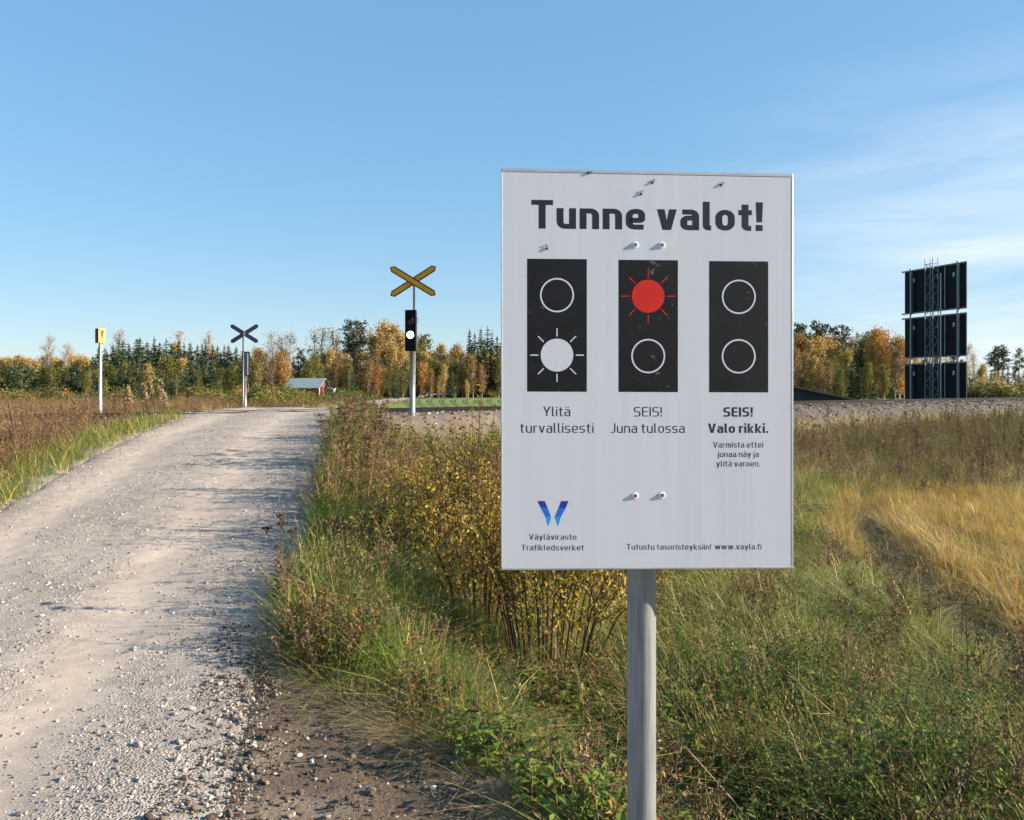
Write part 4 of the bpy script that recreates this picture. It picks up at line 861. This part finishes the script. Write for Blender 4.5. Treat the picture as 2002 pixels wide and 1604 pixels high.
def m_umbel(h, heads=5, r=.07, sr=.006, nl=6):
    mb = MB(); tip = Vector((random.gauss(0, .06)*h, random.gauss(0, .06)*h, h)); mb.tube([(0, 0, -.03), tip*.5, tip], [sr, sr*.8, sr*.5], 5, 1, cap=False); umbel(mb, tip, r)
    for k in range(heads-1):
        t = random.uniform(.45, .85); p = tip*t; a = random.random()*6.28; e_ = p+Vector((math.cos(a)*.17*h, math.sin(a)*.17*h, random.uniform(.14, .26)*h)); mb.tube([p, e_], [.003, .002], 4, 1, cap=False); umbel(mb, e_, r*random.uniform(.6, 1))
    for k in range(nl):
        p = tip*random.uniform(.15, .8); leaf2(mb, p, Vector((random.gauss(0, 1), random.gauss(0, 1), -.3)), Vector((0, 0, 1)), .07, .012, 0)
    return mb
def m_fireweed(h):
    mb = MB(); tip = Vector((random.gauss(0, .05)*h, random.gauss(0, .05)*h, h)); mb.tube([(0, 0, -.03), tip*.6, tip], [.006, .005, .002], 5, 1, cap=False)
    for k in range(60):
        t = random.uniform(.3, 1); a = random.random()*6.28; p = tip*t; leaf2(mb, p, Vector((math.cos(a), math.sin(a), random.uniform(-.4, .9))), Vector((0, 0, 1)), random.uniform(.04, .10), .010, 0)
    for k in range(90):
        t = random.uniform(.58, 1.0); card(mb, tip*t+Vector((random.gauss(0, .018), random.gauss(0, .018), 0)), .05, .4, 2, (rv()+Vector((0, 0, .8))).normalized())
    return mb
def lib(gen, mats, n, name): return [bpy.data.objects.new(name, gen().mesh(name, mats)) for _ in range(n)]
P_green = lib(lambda: m_grass(24, .34, .13, .0040), [g_green], 4, 'grass_clump')
g_lush = leaf('lush_grass_blades', [(0, (.07, .12, .018)), (.5, (.165, .25, .036)), (1, (.36, .40, .10))], .45, .45, ns=1.5)
P_lush = lib(lambda: m_grass(26, .36, .11, .0034, (.2, 1.0)), [g_lush], 4, 'grass_clump')
P_mix = lib(lambda: m_grass(22, .40, .15, .0038, (.15, 1.2)), [g_mix], 4, 'grass_clump')
g_hay = leaf('lying_stems', [(0, (.22, .19, .055)), (.5, (.50, .40, .14)), (1, (.72, .60, .32))], .3, .5, ns=1.2)
P_hay = lib(lambda: m_grass(16, .55, .2, .0034, (.9, 2.4)), [g_hay], 4, 'hay_stems')
P_flat = lib(lambda: m_grass(22, .48, .16, .0038, (.8, 2.0), 2.6), [g_mix], 4, 'grass_clump')
P_straw = lib(lambda: m_grass(26, .30, .13, .0042, (.08, .75)), [g_straw], 6, 'straw_clump')
P_dry = lib(lambda: m_grass(44, .32, .09, .0028, (.9, 2.2)), [g_dry], 4, 'dry_grass')
P_seed = lib(lambda: m_seedgrass(9, .62, .10), [g_mix], 4, 'seed_grass_clump')
P_weed = lib(lambda: m_leafy_weed(.36, 14, .085, .30, 4), [l_green, s_grn], 5, 'leafy_weed')
P_mixw = lib(lambda: m_leafy_weed(.55, 18, .07, .22, 4, .1), [l_mix, s_brn], 5, 'leafy_weed')
P_tallw = lib(lambda: m_leafy_weed(.85, 26, .085, .20, 4, .12), [l_green, s_grn], 4, 'tall_weed')
P_stalk = lib(lambda: m_dry(.8, 6, .14), [l_brn, s_brn], 6, 'withered_weed')
P_spike = lib(lambda: m_fireweed(.95), [l_brn, s_brn, l_brn], 3, 'withered_weed')
P_low = lib(lambda: m_dry(.4, 9, .15, 8, 1.3), [l_brn, s_brn], 4, 'withered_weed')
ICO = []
def m_stone():
    bm = bmesh.new(); bmesh.ops.create_icosphere(bm, subdivisions=2, radius=.5); k = [(rv(), random.uniform(.28, .5)) for _ in range(9)]
    for v in bm.verts:
        for n, dd in k:
            q = v.co.dot(n)
            if q > dd: v.co -= n*(q-dd)
        v.co.z *= .7
    me = bpy.data.meshes.new('stone'); bm.to_mesh(me); bm.free()
    a = me.attributes.new('rnd', 'FLOAT', 'FACE'); a.data.foreach_set('value', [random.random()*.1+.45]*len(me.polygons)); return me
st_m = leaf('stone_grey', [(0, (.12, .115, .12)), (.35, (.23, .21, .195)), (.75, (.32, .275, .235)), (.95, (.38, .33, .285)), (1, (.48, .45, .41))], 0, .8, wr=.05, wo_=.8, wn=.1)
st_b = leaf('ballast_grey', [(0, (.06, .045, .038)), (.5, (.125, .098, .08)), (.85, (.20, .165, .14)), (1, (.46, .42, .38))], 0, .85, wr=.05, wo_=.8, wn=.1)
st_d = leaf('soil_clods', [(0, (.05, .036, .027)), (.6, (.11, .08, .058)), (.85, (.20, .165, .13)), (1, (.36, .32, .27))], 0, .9, wr=.05, wo_=.85, wn=.05)
def stones(m):
    out = []
    for _ in range(7):
        me = m_stone(); me.materials.append(m); out.append(bpy.data.objects.new('pebble', me))
    return out
P_stone, P_clod, P_ball = stones(st_m), stones(st_d), stones(st_b)
# ------------------------------------------------------------------ scattering: points carry turn, size and choice of prototype
def scatter(name, protos, xyz, rot, scl, kind='stuff', idx=None):
    n = len(xyz); me = bpy.data.meshes.new(name); me.vertices.add(n); me.vertices.foreach_set('co', np.asarray(xyz, np.float32).ravel())
    a = me.attributes.new('turn', 'FLOAT_VECTOR', 'POINT'); a.data.foreach_set('vector', np.asarray(rot, np.float32).ravel())
    a = me.attributes.new('size', 'FLOAT_VECTOR', 'POINT'); a.data.foreach_set('vector', np.asarray(scl, np.float32).ravel())
    a = me.attributes.new('pick', 'INT', 'POINT'); a.data.foreach_set('value', np.asarray(rng.integers(0, len(protos), n) if idx is None else idx, np.int32))
    c = bpy.data.collections.new(name+'_kinds')
    for p in protos: c.objects.link(p) if p.name not in c.objects else None
    ng = bpy.data.node_groups.new(name, 'GeometryNodeTree'); ng.interface.new_socket('Geometry', in_out='INPUT', socket_type='NodeSocketGeometry'); ng.interface.new_socket('Geometry', in_out='OUTPUT', socket_type='NodeSocketGeometry')
    gi = ng.nodes.new('NodeGroupInput'); go = ng.nodes.new('NodeGroupOutput'); ip = ng.nodes.new('GeometryNodeInstanceOnPoints'); ci = ng.nodes.new('GeometryNodeCollectionInfo')
    ci.inputs['Collection'].default_value = c; ci.inputs['Separate Children'].default_value = True; ci.inputs['Reset Children'].default_value = True
    def na(nm, ty): q = ng.nodes.new('GeometryNodeInputNamedAttribute'); q.data_type = ty; q.inputs[0].default_value = nm; return [s for s in q.outputs if s.enabled and s.name == 'Attribute'][0]
    l = ng.links.new; l(gi.outputs[0], ip.inputs['Points']); l(ci.outputs[0], ip.inputs['Instance']); ip.inputs['Pick Instance'].default_value = True
    l(na('pick', 'INT'), ip.inputs['Instance Index']); l(na('turn', 'FLOAT_VECTOR'), ip.inputs['Rotation']); l(na('size', 'FLOAT_VECTOR'), ip.inputs['Scale']); l(ip.outputs[0], go.inputs[0])
    o = bpy.data.objects.new(name, me); COL.objects.link(o); md = o.modifiers.new('scatter', 'NODES'); md.node_group = ng
    return tag(o, kind=kind)
def sample(n, x0, x1, y0, y1, prob, pol=False):
    """n candidate points (denser towards the camera when pol), kept with the given probability"""
    if pol:
        y = y0*(y1/y0)**rng.random(n); x = rng.uniform(x0, x1, n)
    else: x = rng.uniform(x0, x1, n); y = rng.uniform(y0, y1, n)
    k = (rng.random(n) < prob(x, y)) & (np.abs(x) < .85*y+2); return x[k], y[k]
def put(name, protos, x, y, s0, s1, tilt=.12, zf=T, dz=0., yaw=None, flat=None):
    n = len(x); z = zf(x, y)+dz; sc = rng.uniform(s0, s1, n); S = np.stack([sc*rng.uniform(.85, 1.2, n), sc*rng.uniform(.85, 1.2, n), sc*rng.uniform(.85, 1.15, n) if flat is None else sc*flat], -1)
    Rr = np.stack([rng.normal(0, tilt, n), rng.normal(0, tilt, n), rng.uniform(0, 6.28, n) if yaw is None else yaw+rng.normal(0, .5, n)], -1)
    return scatter(name, protos, np.stack([x, y, z], -1), Rr, S)
B_ = lambda m: m.astype(float)
E_ = lambda x, y: x-xc(y)-HW        # metres to the right of the road edge
EL = lambda x, y: xc(y)-HW-x        # metres to the left of the road edge
okv = lambda x, y: B_((E_(x, y) > .12) & (bank(x, y) > .22) & (drail(x, y) > 2.6))*(1-.97*np.exp(-(groove(x, y)/.40)**4)*(y > 4.5)*(y < 14))
sh = lambda x, y: np.exp(-(((x-.55)/.6)**2+((y-6.4)/.6)**2))
def isstraw(x, y): return sst(-.15, .35, groove(x, y)+.8*sst(8.5, 11, y)+(fbm(x, y, 1.1, 81)-.5)*.9)*sst(4.6, 5.8, y+(fbm(x, y, .8, 82)-.5)*1.6)
low = lambda x, y: (1-.7*np.exp(-((x-.25)/.8)**2-((y-5.2)/.55)**2))*(1-.72*np.exp(-((groove(x, y)+.75)/.75)**2)*(y > 4.5)*(y < 11))
def belt(x, y): return sst(15.5, 18.5, y+(fbm(x, y, 2, 84)-.5)*5-(x < 4)*3)
pat = lambda x, y, s, k: sst(.38, .6, fbm(x, y, s, k))
# verge and slope right of the road
x, y = sample(22000, -5, 9, 2.6, 22, lambda x, y: okv(x, y)*low(x, y)*(1-isstraw(x, y))*(1-belt(x, y))*(.35+.65*pat(x, y, .9, 91))*B_(bank(x, y) > .9+.9*(x > .2)), True); put('green_grass', P_green, x, y, .6, 1.25)
x, y = sample(22000, -5, 9, 2.6, 24, lambda x, y: okv(x, y)*low(x, y)*(1-isstraw(x, y))*(1-.6*belt(x, y))*(.25+.75*(1-pat(x, y, .9, 91)))*B_(bank(x, y) > .5+1.4*(x > .2)), True); put('yellow_grass', P_mix, x, y, .6, 1.25)
x, y = sample(7500, .3, 6.5, 4.0, 15, lambda x, y: okv(x, y)*(1-isstraw(x, y)), True); put('lying_grass', P_flat+P_hay[:2], x, y, .42, .85, .15)
x, y = sample(1500, -5, 8, 3.2, 20, lambda x, y: okv(x, y)*low(x, y)**2*(1-.7*isstraw(x, y))*B_(bank(x, y) > .7), True); put('seed_grass', P_seed, x, y, .7, 1.2)
x, y = sample(9000, -3.2, .8, 3.9, 9, lambda x, y: okv(x, y)*np.exp(-((E_(x, y)-.9)/.8)**2)*B_(bank(x, y) > .55)*(.2+.8*pat(x, y, .6, 93)), True); put('lush_grass', P_lush, x, y, .6, 1.15)
x, y = sample(4200, .5, 4.5, 3.6, 9, lambda x, y: okv(x, y)*pat(x, y, .8, 97)*B_(bank(x, y) > .9), True); put('green_tufts', P_lush, x, y, .5, .95)
x, y = sample(3600, .6, 5, 3.8, 11, lambda x, y: okv(x, y)*low(x, y)*(1-isstraw(x, y))*pat(x, y, .9, 98)*B_(bank(x, y) > 1), True); put('green_leafy_weeds', P_weed+P_tallw[:1], x, y, .4, .8)
x, y = sample(6000, -1.8, 1.2, 2.6, 6.5, lambda x, y: okv(x, y)*B_(bank(x, y) > .2)*(1-sst(1.0, 2.2, bank(x, y)))*(.3+.7*pat(x, y, .4, 99)), True); put('rim_grass', P_mix+P_green+P_flat, x, y, .3, .6, .2)
# straw coloured field margin on the right
x, y = sample(24000, 3.2, 20, 4.8, 19, lambda x, y: okv(x, y)*isstraw(x, y)*(1-.9*belt(x, y))*(.45+.55*pat(x, y, .5, 96)), True); put('straw_grass', P_straw, x, y, .55, 1.25)
x, y = sample(5000, 3.2, 16, 4.8, 19, lambda x, y: okv(x, y)*isstraw(x, y)*(.15+.5*pat(x, y, 1.2, 95)), True); put('field_grass', P_mix, x, y, .5, .9)
x, y = sample(2600, 3.2, 18, 5.5, 18, lambda x, y: okv(x, y)*isstraw(x, y)*.5, True); put('fallen_straw', P_hay, x, y, .4, .9, .2)
x, y = sample(1100, 3.2, 6.5, 4, 14, lambda x, y: np.exp(-((groove(x, y)-.1)/.5)**2)); put('straw_litter', P_dry, x, y, .5, 1.0, .5, flat=.35)
# leafy weeds in the ditch under the bank
x, y = sample(7500, -1.4, 5.2, 2.3, 6.0, lambda x, y: okv(x, y)*B_(bank(x, y) > .15)*(1-sst(2.3, 3.4, bank(x, y)))*(.3+.7*pat(x, y, .7, 101))*sst(-.5, .35, x)); put('ditch_weeds', P_weed, x, y, .45, .95)
x, y = sample(900, -1.4, 5.5, 2.4, 7, lambda x, y: okv(x, y)*B_(bank(x, y) > .2)*(1-sst(2.8, 4, bank(x, y)))); put('ditch_undergrowth', P_mixw, x, y, .4, .75)
x, y = sample(380, -1.6, 5.5, 2.4, 7.5, lambda x, y: okv(x, y)*(1-sst(3, 4.5, bank(x, y)))*B_(bank(x, y) > .3)); put('withered_ditch_weeds', P_low, x, y, .5, .9)
x, y = sample(1500, -4, 6, 4, 14, lambda x, y: okv(x, y)*low(x, y)*(1-isstraw(x, y))*pat(x, y, 1.0, 105), True); put('slope_weeds', P_weed+P_mixw, x, y, .45, .95)
x, y = sample(620, -4.6, 5, 3.4, 16, lambda x, y: okv(x, y)*(1-isstraw(x, y))*B_(bank(x, y) > .4)*pat(x, y, .8, 107), True); put('withered_slope_weeds', P_low+P_stalk[:2], x, y, .5, .9)
# belt of tall weeds below the line
x, y = sample(15000, -4.5, 34, 9, 46, lambda x, y: okv(x, y)*np.maximum(.75*belt(x, y), .7*B_((x < 1.5) & (E_(x, y) > .3)))*sst(3.6, 6, drail(x, y))*(1-sst(15, 17, drail(x, y)))*(.3+.7*pat(x, y, 1.6, 111)), True); put('withered_weed_belt', P_stalk+P_stalk+P_low+P_spike, x, y, .6, 1.08)
x, y = sample(6500, -4, 30, 10, 40, lambda x, y: okv(x, y)*np.maximum(belt(x, y), .5*B_(x < 1.5))*sst(4.5, 6.5, drail(x, y))*(1-sst(12.5, 15, drail(x, y)))*pat(x, y, 2.2, 115), True); put('green_weed_belt', P_tallw+P_mixw[:2], x, y, .6, 1.05)
x, y = sample(9000, -4.5, 34, 10, 46, lambda x, y: okv(x, y)*np.maximum(belt(x, y), .6*B_(x < 1.5))*(.25+.75*sst(3.4, 6, drail(x, y))), True); put('belt_grass', P_mix+P_seed, x, y, .7, 1.25)
x, y = sample(2600, -4.6, 1.5, 9, 20, lambda x, y: okv(x, y)*B_(E_(x, y) > .2)*pat(x, y, 1.1, 117), True); put('roadside_weeds', P_mixw+P_tallw[:1], x, y, .7, 1.2)
# bleached grass hanging over the edge of the bank
xs = rng.uniform(-1.5, .7, 900); ys = np.interp(xs, _bx, _by)+rng.normal(.2, .12, 900); k = (E_(xs, ys) > .05) & (rng.random(900) < .12+.88*pat(xs, ys, .35, 121)); put('bleached_grass', P_dry, xs[k], ys[k], .2, .48, .25, flat=.22)
x, y = sample(60, -1.2, .6, 2.6, 4.2, lambda x, y: B_((bank(x, y) < 0) & (E_(x, y) > .25))*.7); put('bank_tufts', P_dry, x, y, .2, .38, .3)
# left side of the road
x, y = sample(9000, -16, -4, 5, 24, lambda x, y: B_(EL(x, y) > -.08)*(1-sst(.9, 1.7, EL(x, y)+(fbm(x, y, 1.2, 131)-.5)))*B_(drail(x, y) > 1.5), True); put('left_verge_grass', P_green+P_mix, x, y, .55, 1.0)
x, y = sample(9000, -22, -4, 6, 30, lambda x, y: B_((EL(x, y) > .7) & (np.abs(drail(x, y)+.8) > 2.4))*(.4+.6*pat(x, y, 1.2, 133))*B_(drail(x, y) > -7), True); put('left_withered_weeds', P_stalk+P_low, x, y, .6, 1.05)
x, y = sample(3600, -20, -4, 6, 26, lambda x, y: B_((EL(x, y) > .5) & (drail(x, y) > 2))*pat(x, y, 1.5, 135), True); put('left_weeds', P_mixw+P_mix, x, y, .7, 1.1)
# rough ground beyond the line
x, y = sample(16000, -55, 60, 18, 110, lambda x, y: B_((drail(x, y) < -3.4) & (np.abs(x-xc(y)) > 2.1))*(1-.985*B_((drail(x, y) < -6) & (x > xc(y)+3))), True); put('far_rough_grass', P_mix+P_low+P_straw, x, y, .9, 1.7)
x, y = sample(2500, -45, -2, 26, 80, lambda x, y: B_((drail(x, y) < -4) & (x < xc(y)-2.3))*pat(x, y, 5, 141), True); put('far_weeds', P_stalk+P_tallw, x, y, .8, 1.3)
# ------------------------------------------------------------------ stones
def onroad(x, y): return B_(np.abs(x-xc(y)) < HW*1.02)
def loose(x, y): l = x-xc(y); return onroad(x, y)*(1-.8*trackmask(l, y))*(.35+.65*pat(x, y, .45, 151))
n = 150000
x, y = sample(n, -9, 0, 2.8, 26, loose, True); m = len(x); s = np.clip(rng.lognormal(math.log(.0078), .5, m), .004, .026)*(1+.02*y)
scatter('road_gravel', P_stone, np.stack([x, y, zroad(x, y)+s*.04], -1), np.stack([rng.normal(0, .4, m), rng.normal(0, .4, m), rng.uniform(0, 6.3, m)], -1), np.stack([s*rng.uniform(.8, 1.4, m), s, s*rng.uniform(.8, 1.2, m)], -1))
x, y = sample(26000, -2.2, 1.2, 2.3, 5.5, lambda x, y: B_((E_(x, y) > -.35) & (bank(x, y) < .35))*(.4+.6*pat(x, y, .3, 155))); m = len(x); s = np.clip(rng.lognormal(math.log(.009), .55, m), .004, .034)
scatter('bank_soil_clods', P_clod, np.stack([x, y, np.where(E_(x, y) < .1, zroad(x, y), T(x, y))+s*.15], -1), np.stack([rng.normal(0, .5, m), rng.normal(0, .5, m), rng.uniform(0, 6.3, m)], -1), np.stack([s*rng.uniform(.8, 1.5, m), s, s*rng.uniform(.8, 1.3, m)], -1))
t = rng.uniform(-30, 110, 34000); o_ = rng.uniform(-2.2, 3.6, 34000); x = RP.x+RD.x*t+RN.x*o_; y = RP.y+RD.y*t+RN.y*o_; k = (np.abs(x-xc(y)) > HW+.3) & (y > 4) & (np.abs(o_) > .16) & ((x > 3.5) | (rng.random(34000) < .35)); x, y = x[k], y[k]; m = len(x); s = rng.uniform(.03, .10, m)
scatter('ballast_stones', P_ball, np.stack([x, y, T(x, y)+s*.1], -1), np.stack([rng.normal(0, .5, m), rng.normal(0, .5, m), rng.uniform(0, 6.3, m)], -1), np.stack([s*1.2, s, s], -1))
big = [(82, 1206, 'pale stone lying alone on the left part of the gravel road', 11), (428, 1410, 'small white stone near the right edge of the gravel road', 8), (270, 1460, 'flat grey stone in the loose gravel at the lower left', 22), (585, 1480, 'cream coloured stone half sunk in the dark bank soil', 13), (610, 1492, 'rounded pale stone right beside the cream stone on the bank', 11),
       (848, 1546, 'white stone on the dark bank close to the grass edge', 14), (635, 1482, 'small white stone below the bleached grass tuft', 9), (497, 1462, 'small white stone at the seam of road and bank', 10), (330, 1370, 'grey stone in the middle of the loose gravel', 12)]
for i, (px, py, lab, w_) in enumerate(big):
    d = pix(px, py, 1)-Vector((0, 0, EYE)); Y = 2.5
    while Y < 20:
        p = Vector((0, 0, EYE))+d*Y; zz = float(zroad(p.x, p.y)) if abs(p.x-float(xc(p.y))) < HW else float(T(p.x, p.y))
        if p.z < zz: break
        Y += .02
    me = m_stone(); me.materials.append(st_pale if i != 2 and i != 8 else st_m) if i else None
    if i == 0:
        st_pale = solid('pale_stone', (.52, .49, .44), .85, 0, .15, 30); me.materials.append(st_pale)
    o = bpy.data.objects.new('stone', me); COL.objects.link(o); sw = w_*Y/F*1.15; o.scale = (sw, sw*.8, sw*.75); o.location = (p.x, p.y, zz+sw*.12); o.rotation_euler = (0, 0, i*1.3); tag(o, lab, 'stone', 'larger stones on road and bank')
# ------------------------------------------------------------------ plants one can point at
def plant(name, mb, mats, px, Y, label, cat, group=None, rz=0, x=None, parts=None):
    X = (px-1001)/F*Y if x is None else x; r = empty(name, (X, Y, float(T(X, Y))-.02), label, cat, group, rz)
    for nm, b, mt in parts or (): b.build(nm, mt, r)
    return r
def willow(h, sp, stems, nl, ll, lean=(0, 0)):
    st, lv = MB(), MB()
    for _ in range(stems):
        a = random.random()*6.28; q = random.random()**.5; b = Vector((math.cos(a)*sp*.30*q, math.sin(a)*sp*.30*q, -.06)); hh = h*random.uniform(.6, 1.05)*(1-.22*q)
        tip = Vector((math.cos(a)*sp*q*random.uniform(.8, 1.15)+lean[0]*hh, math.sin(a)*sp*q+lean[1]*hh, hh)); mid = b.lerp(tip, .5)+Vector((-(tip.x-b.x)*.12, -(tip.y-b.y)*.12, .04*h)); st.tube([b, b.lerp(mid, .5), mid, mid.lerp(tip, .5), tip], [.009, .008, .006, .004, .0015], 5, cap=False)
        br = [(mid, tip)]
        for k in range(5):
            p = b.lerp(mid, random.uniform(.6, 1)) if k < 2 else mid.lerp(tip, random.uniform(.05, .7)); a2 = random.random()*6.28; e_ = p+Vector((math.cos(a2)*.16*h, math.sin(a2)*.16*h, random.uniform(.08, .26)*h)); st.tube([p, p.lerp(e_, .5)+Vector((0, 0, -.01)), e_], [.004, .003, .001], 4, cap=False); br.append((p, e_))
        for p, e_ in br:
            m_ = int(nl*(e_-p).length/h*2.6); r0 = random.random()*.35
            for k in range(m_):
                t = random.uniform(.08, 1.02); c = p.lerp(e_, t); d = ((e_-p).normalized()*.6+rv()).normalized(); d.z -= .15; leaf2(lv, c, d, rv(), ll*random.uniform(.6, 1.2), ll*random.uniform(.15, .24), 0, r0+random.random()*.65)
    return st, lv
for nm_, (X, Y, h, sp, ns_, nl, ll, lab, rt) in enumerate(((.24, 6.0, 1.8, .95, 34, 24, .055, 'dense willow shrub with yellow leaves and dark red stems directly behind the white sign', 0), (-.36, 7.6, 2.15, .55, 26, 24, .05, 'tall willow shrub with yellow-green leaves rising at the left edge of the white sign', 1),
        (-1.25, 9.2, 1.05, .8, 20, 20, .045, 'thin leafy willow shrub between the road edge and the tall yellow willow', 2), (1.0, 8.2, 1.5, .8, 26, 24, .05, 'willow shrub with orange-yellow leaves hidden mostly by the white sign', 3), (-.72, 8.4, 1.45, .75, 26, 20, .05, 'loose brownish willow shrub between the tall willow and the thin one by the road', 2), (-.25, 6.7, 1.5, .6, 26, 17, .05, 'sparse twiggy willow with orange-brown leaves at the lower left corner of the sign', 3), (-.95, 7.2, 1.0, .55, 16, 22, .05, 'low brownish willow shrub with bent stems right of the grassy road verge', 4))):
    st, lv = willow(h, sp, ns_, nl, ll); plant('willow_shrub', None, None, 0, Y, lab, 'shrub', 'willow shrubs around the white sign', x=X, parts=(('stems', st, [s_red]), ('leaves', lv, [l_wgr if rt in (1, 2, 4) else l_yel])))
um = [m_umbel(random.uniform(.75, .95), random.randint(4, 7), random.uniform(.06, .09)) for _ in range(4)]; um_me = [b.mesh('umbel_plant', [l_seed, s_brn]) for b in um]
for i, (X, Y) in enumerate(((-2.5, 11.2), (-2.38, 11.5), (-2.42, 11.9), (-2.25, 11.4), (-2.1, 11.8), (-2.2, 12.2), (-1.95, 11.3), (-1.85, 12.0), (-1.7, 11.6), (-1.55, 12.1), (-2.52, 12.3), (-1.45, 11.5), (-2.0, 12.5))):
    o = bpy.data.objects.new('dried_umbel_plant', um_me[i % 4]); COL.objects.link(o); o.location = (X, Y, float(T(X, Y))); o.rotation_euler = (0, 0, i*1.7); s_ = random.uniform(.85, 1.15); o.scale = (s_, s_, s_)
    tag(o, 'dried umbel plant with flat dark seed heads at the crest of the road verge', 'dried plant', 'dried umbel plants at the road crest')
mb = m_umbel(.62, 4, .03, .0034, 34); o = mb.build('dried_umbel_plant', [l_seed, s_brn]); o.location = (-1.56, 5.6, float(T(-1.56, 5.6))); tag(o, 'single dried stalk with small dark umbels leaning over the right road edge', 'dried plant')
fw_me = [m_fireweed(1.0).mesh('fireweed', [l_brn, s_brn, g_dry]) for _ in range(3)]
for i, (px, top) in enumerate(((266, 752), (280, 748), (300, 736), (306, 730), (314, 740), (290, 752), (325, 752), (221, 770), (250, 762), (337, 766))):
    Y = 15.6+.37*(i % 4); X = (px-1001)/F*Y; z0 = float(T(X, Y)); o = bpy.data.objects.new('fireweed', fw_me[i % 3]); COL.objects.link(o); h = EYE+(760-top)/F*Y-z0; o.location = (X, Y, z0); o.scale = (1.1, 1.1, h); o.rotation_euler = (0, 0, i*2.1)
    tag(o, 'withered fireweed spike with pale fluff standing above the left verge', 'dried plant', 'withered fireweed on the left verge')
nt_me = []
for X, Y, h, lab in ((1.05, 4.6, .62, 'nettle plant with drooping toothed leaves just right of the grey sign post'), (1.95, 4.35, .60, 'tall nettle with hanging pale leaves in the grass right of the sign post'), (-.25, 4.25, .42, 'broad-leaved green plant at the foot of the bleached grass bank'), (.15, 5.4, .55, 'green leafy stem below the yellow willow left of the sign post'), (-1.2, 5.6, .42, 'bright green leafy plant at the road verge'), (2.3, 3.9, .45, 'dark green nettle in the shaded ditch at lower right')):
    mb = m_leafy_weed(h, 16, .11, .30, 3, .05); st = MB(); plant('nettle', None, None, 0, Y, lab, 'plant', 'broad-leaved plants in the ditch', x=X, parts=(('leaves', mb, [l_green, s_grn]),))
for i, (X, Y, a, l_, lab) in enumerate(((.62, 4.0, .9, 1.0, 'long bent dry stalk leaning across the ditch just left of the sign post'), (1.35, 3.75, 2.2, .9, 'thin pale dry stalk leaning left in the lower right ditch'), (2.2, 4.6, 2.4, .9, 'dry brown stalk leaning over the grass at lower right'), (.2, 3.6, .3, .7, 'short dry twig lying over the weeds at the bank foot'))):
    mb = MB(); b = Vector((0, 0, -.03)); d = Vector((math.cos(a)*.75, math.sin(a)*.2, .62)).normalized(); pts = [b+d*l_*t+Vector((0, 0, -.12*l_*t*t)) for t in (0, .3, .6, 1)]; mb.tube(pts, [.0055, .0045, .0035, .0015], 5)
    for k in range(5):
        p = pts[1].lerp(pts[3], random.random()); mb.tube([p, p+(d+rv()*.8).normalized()*.14], [.002, .001], 4)
    o = mb.build('dry_stalk', g_dry); o.location = (X, Y, float(T(X, Y))); tag(o, lab, 'dry stalk')
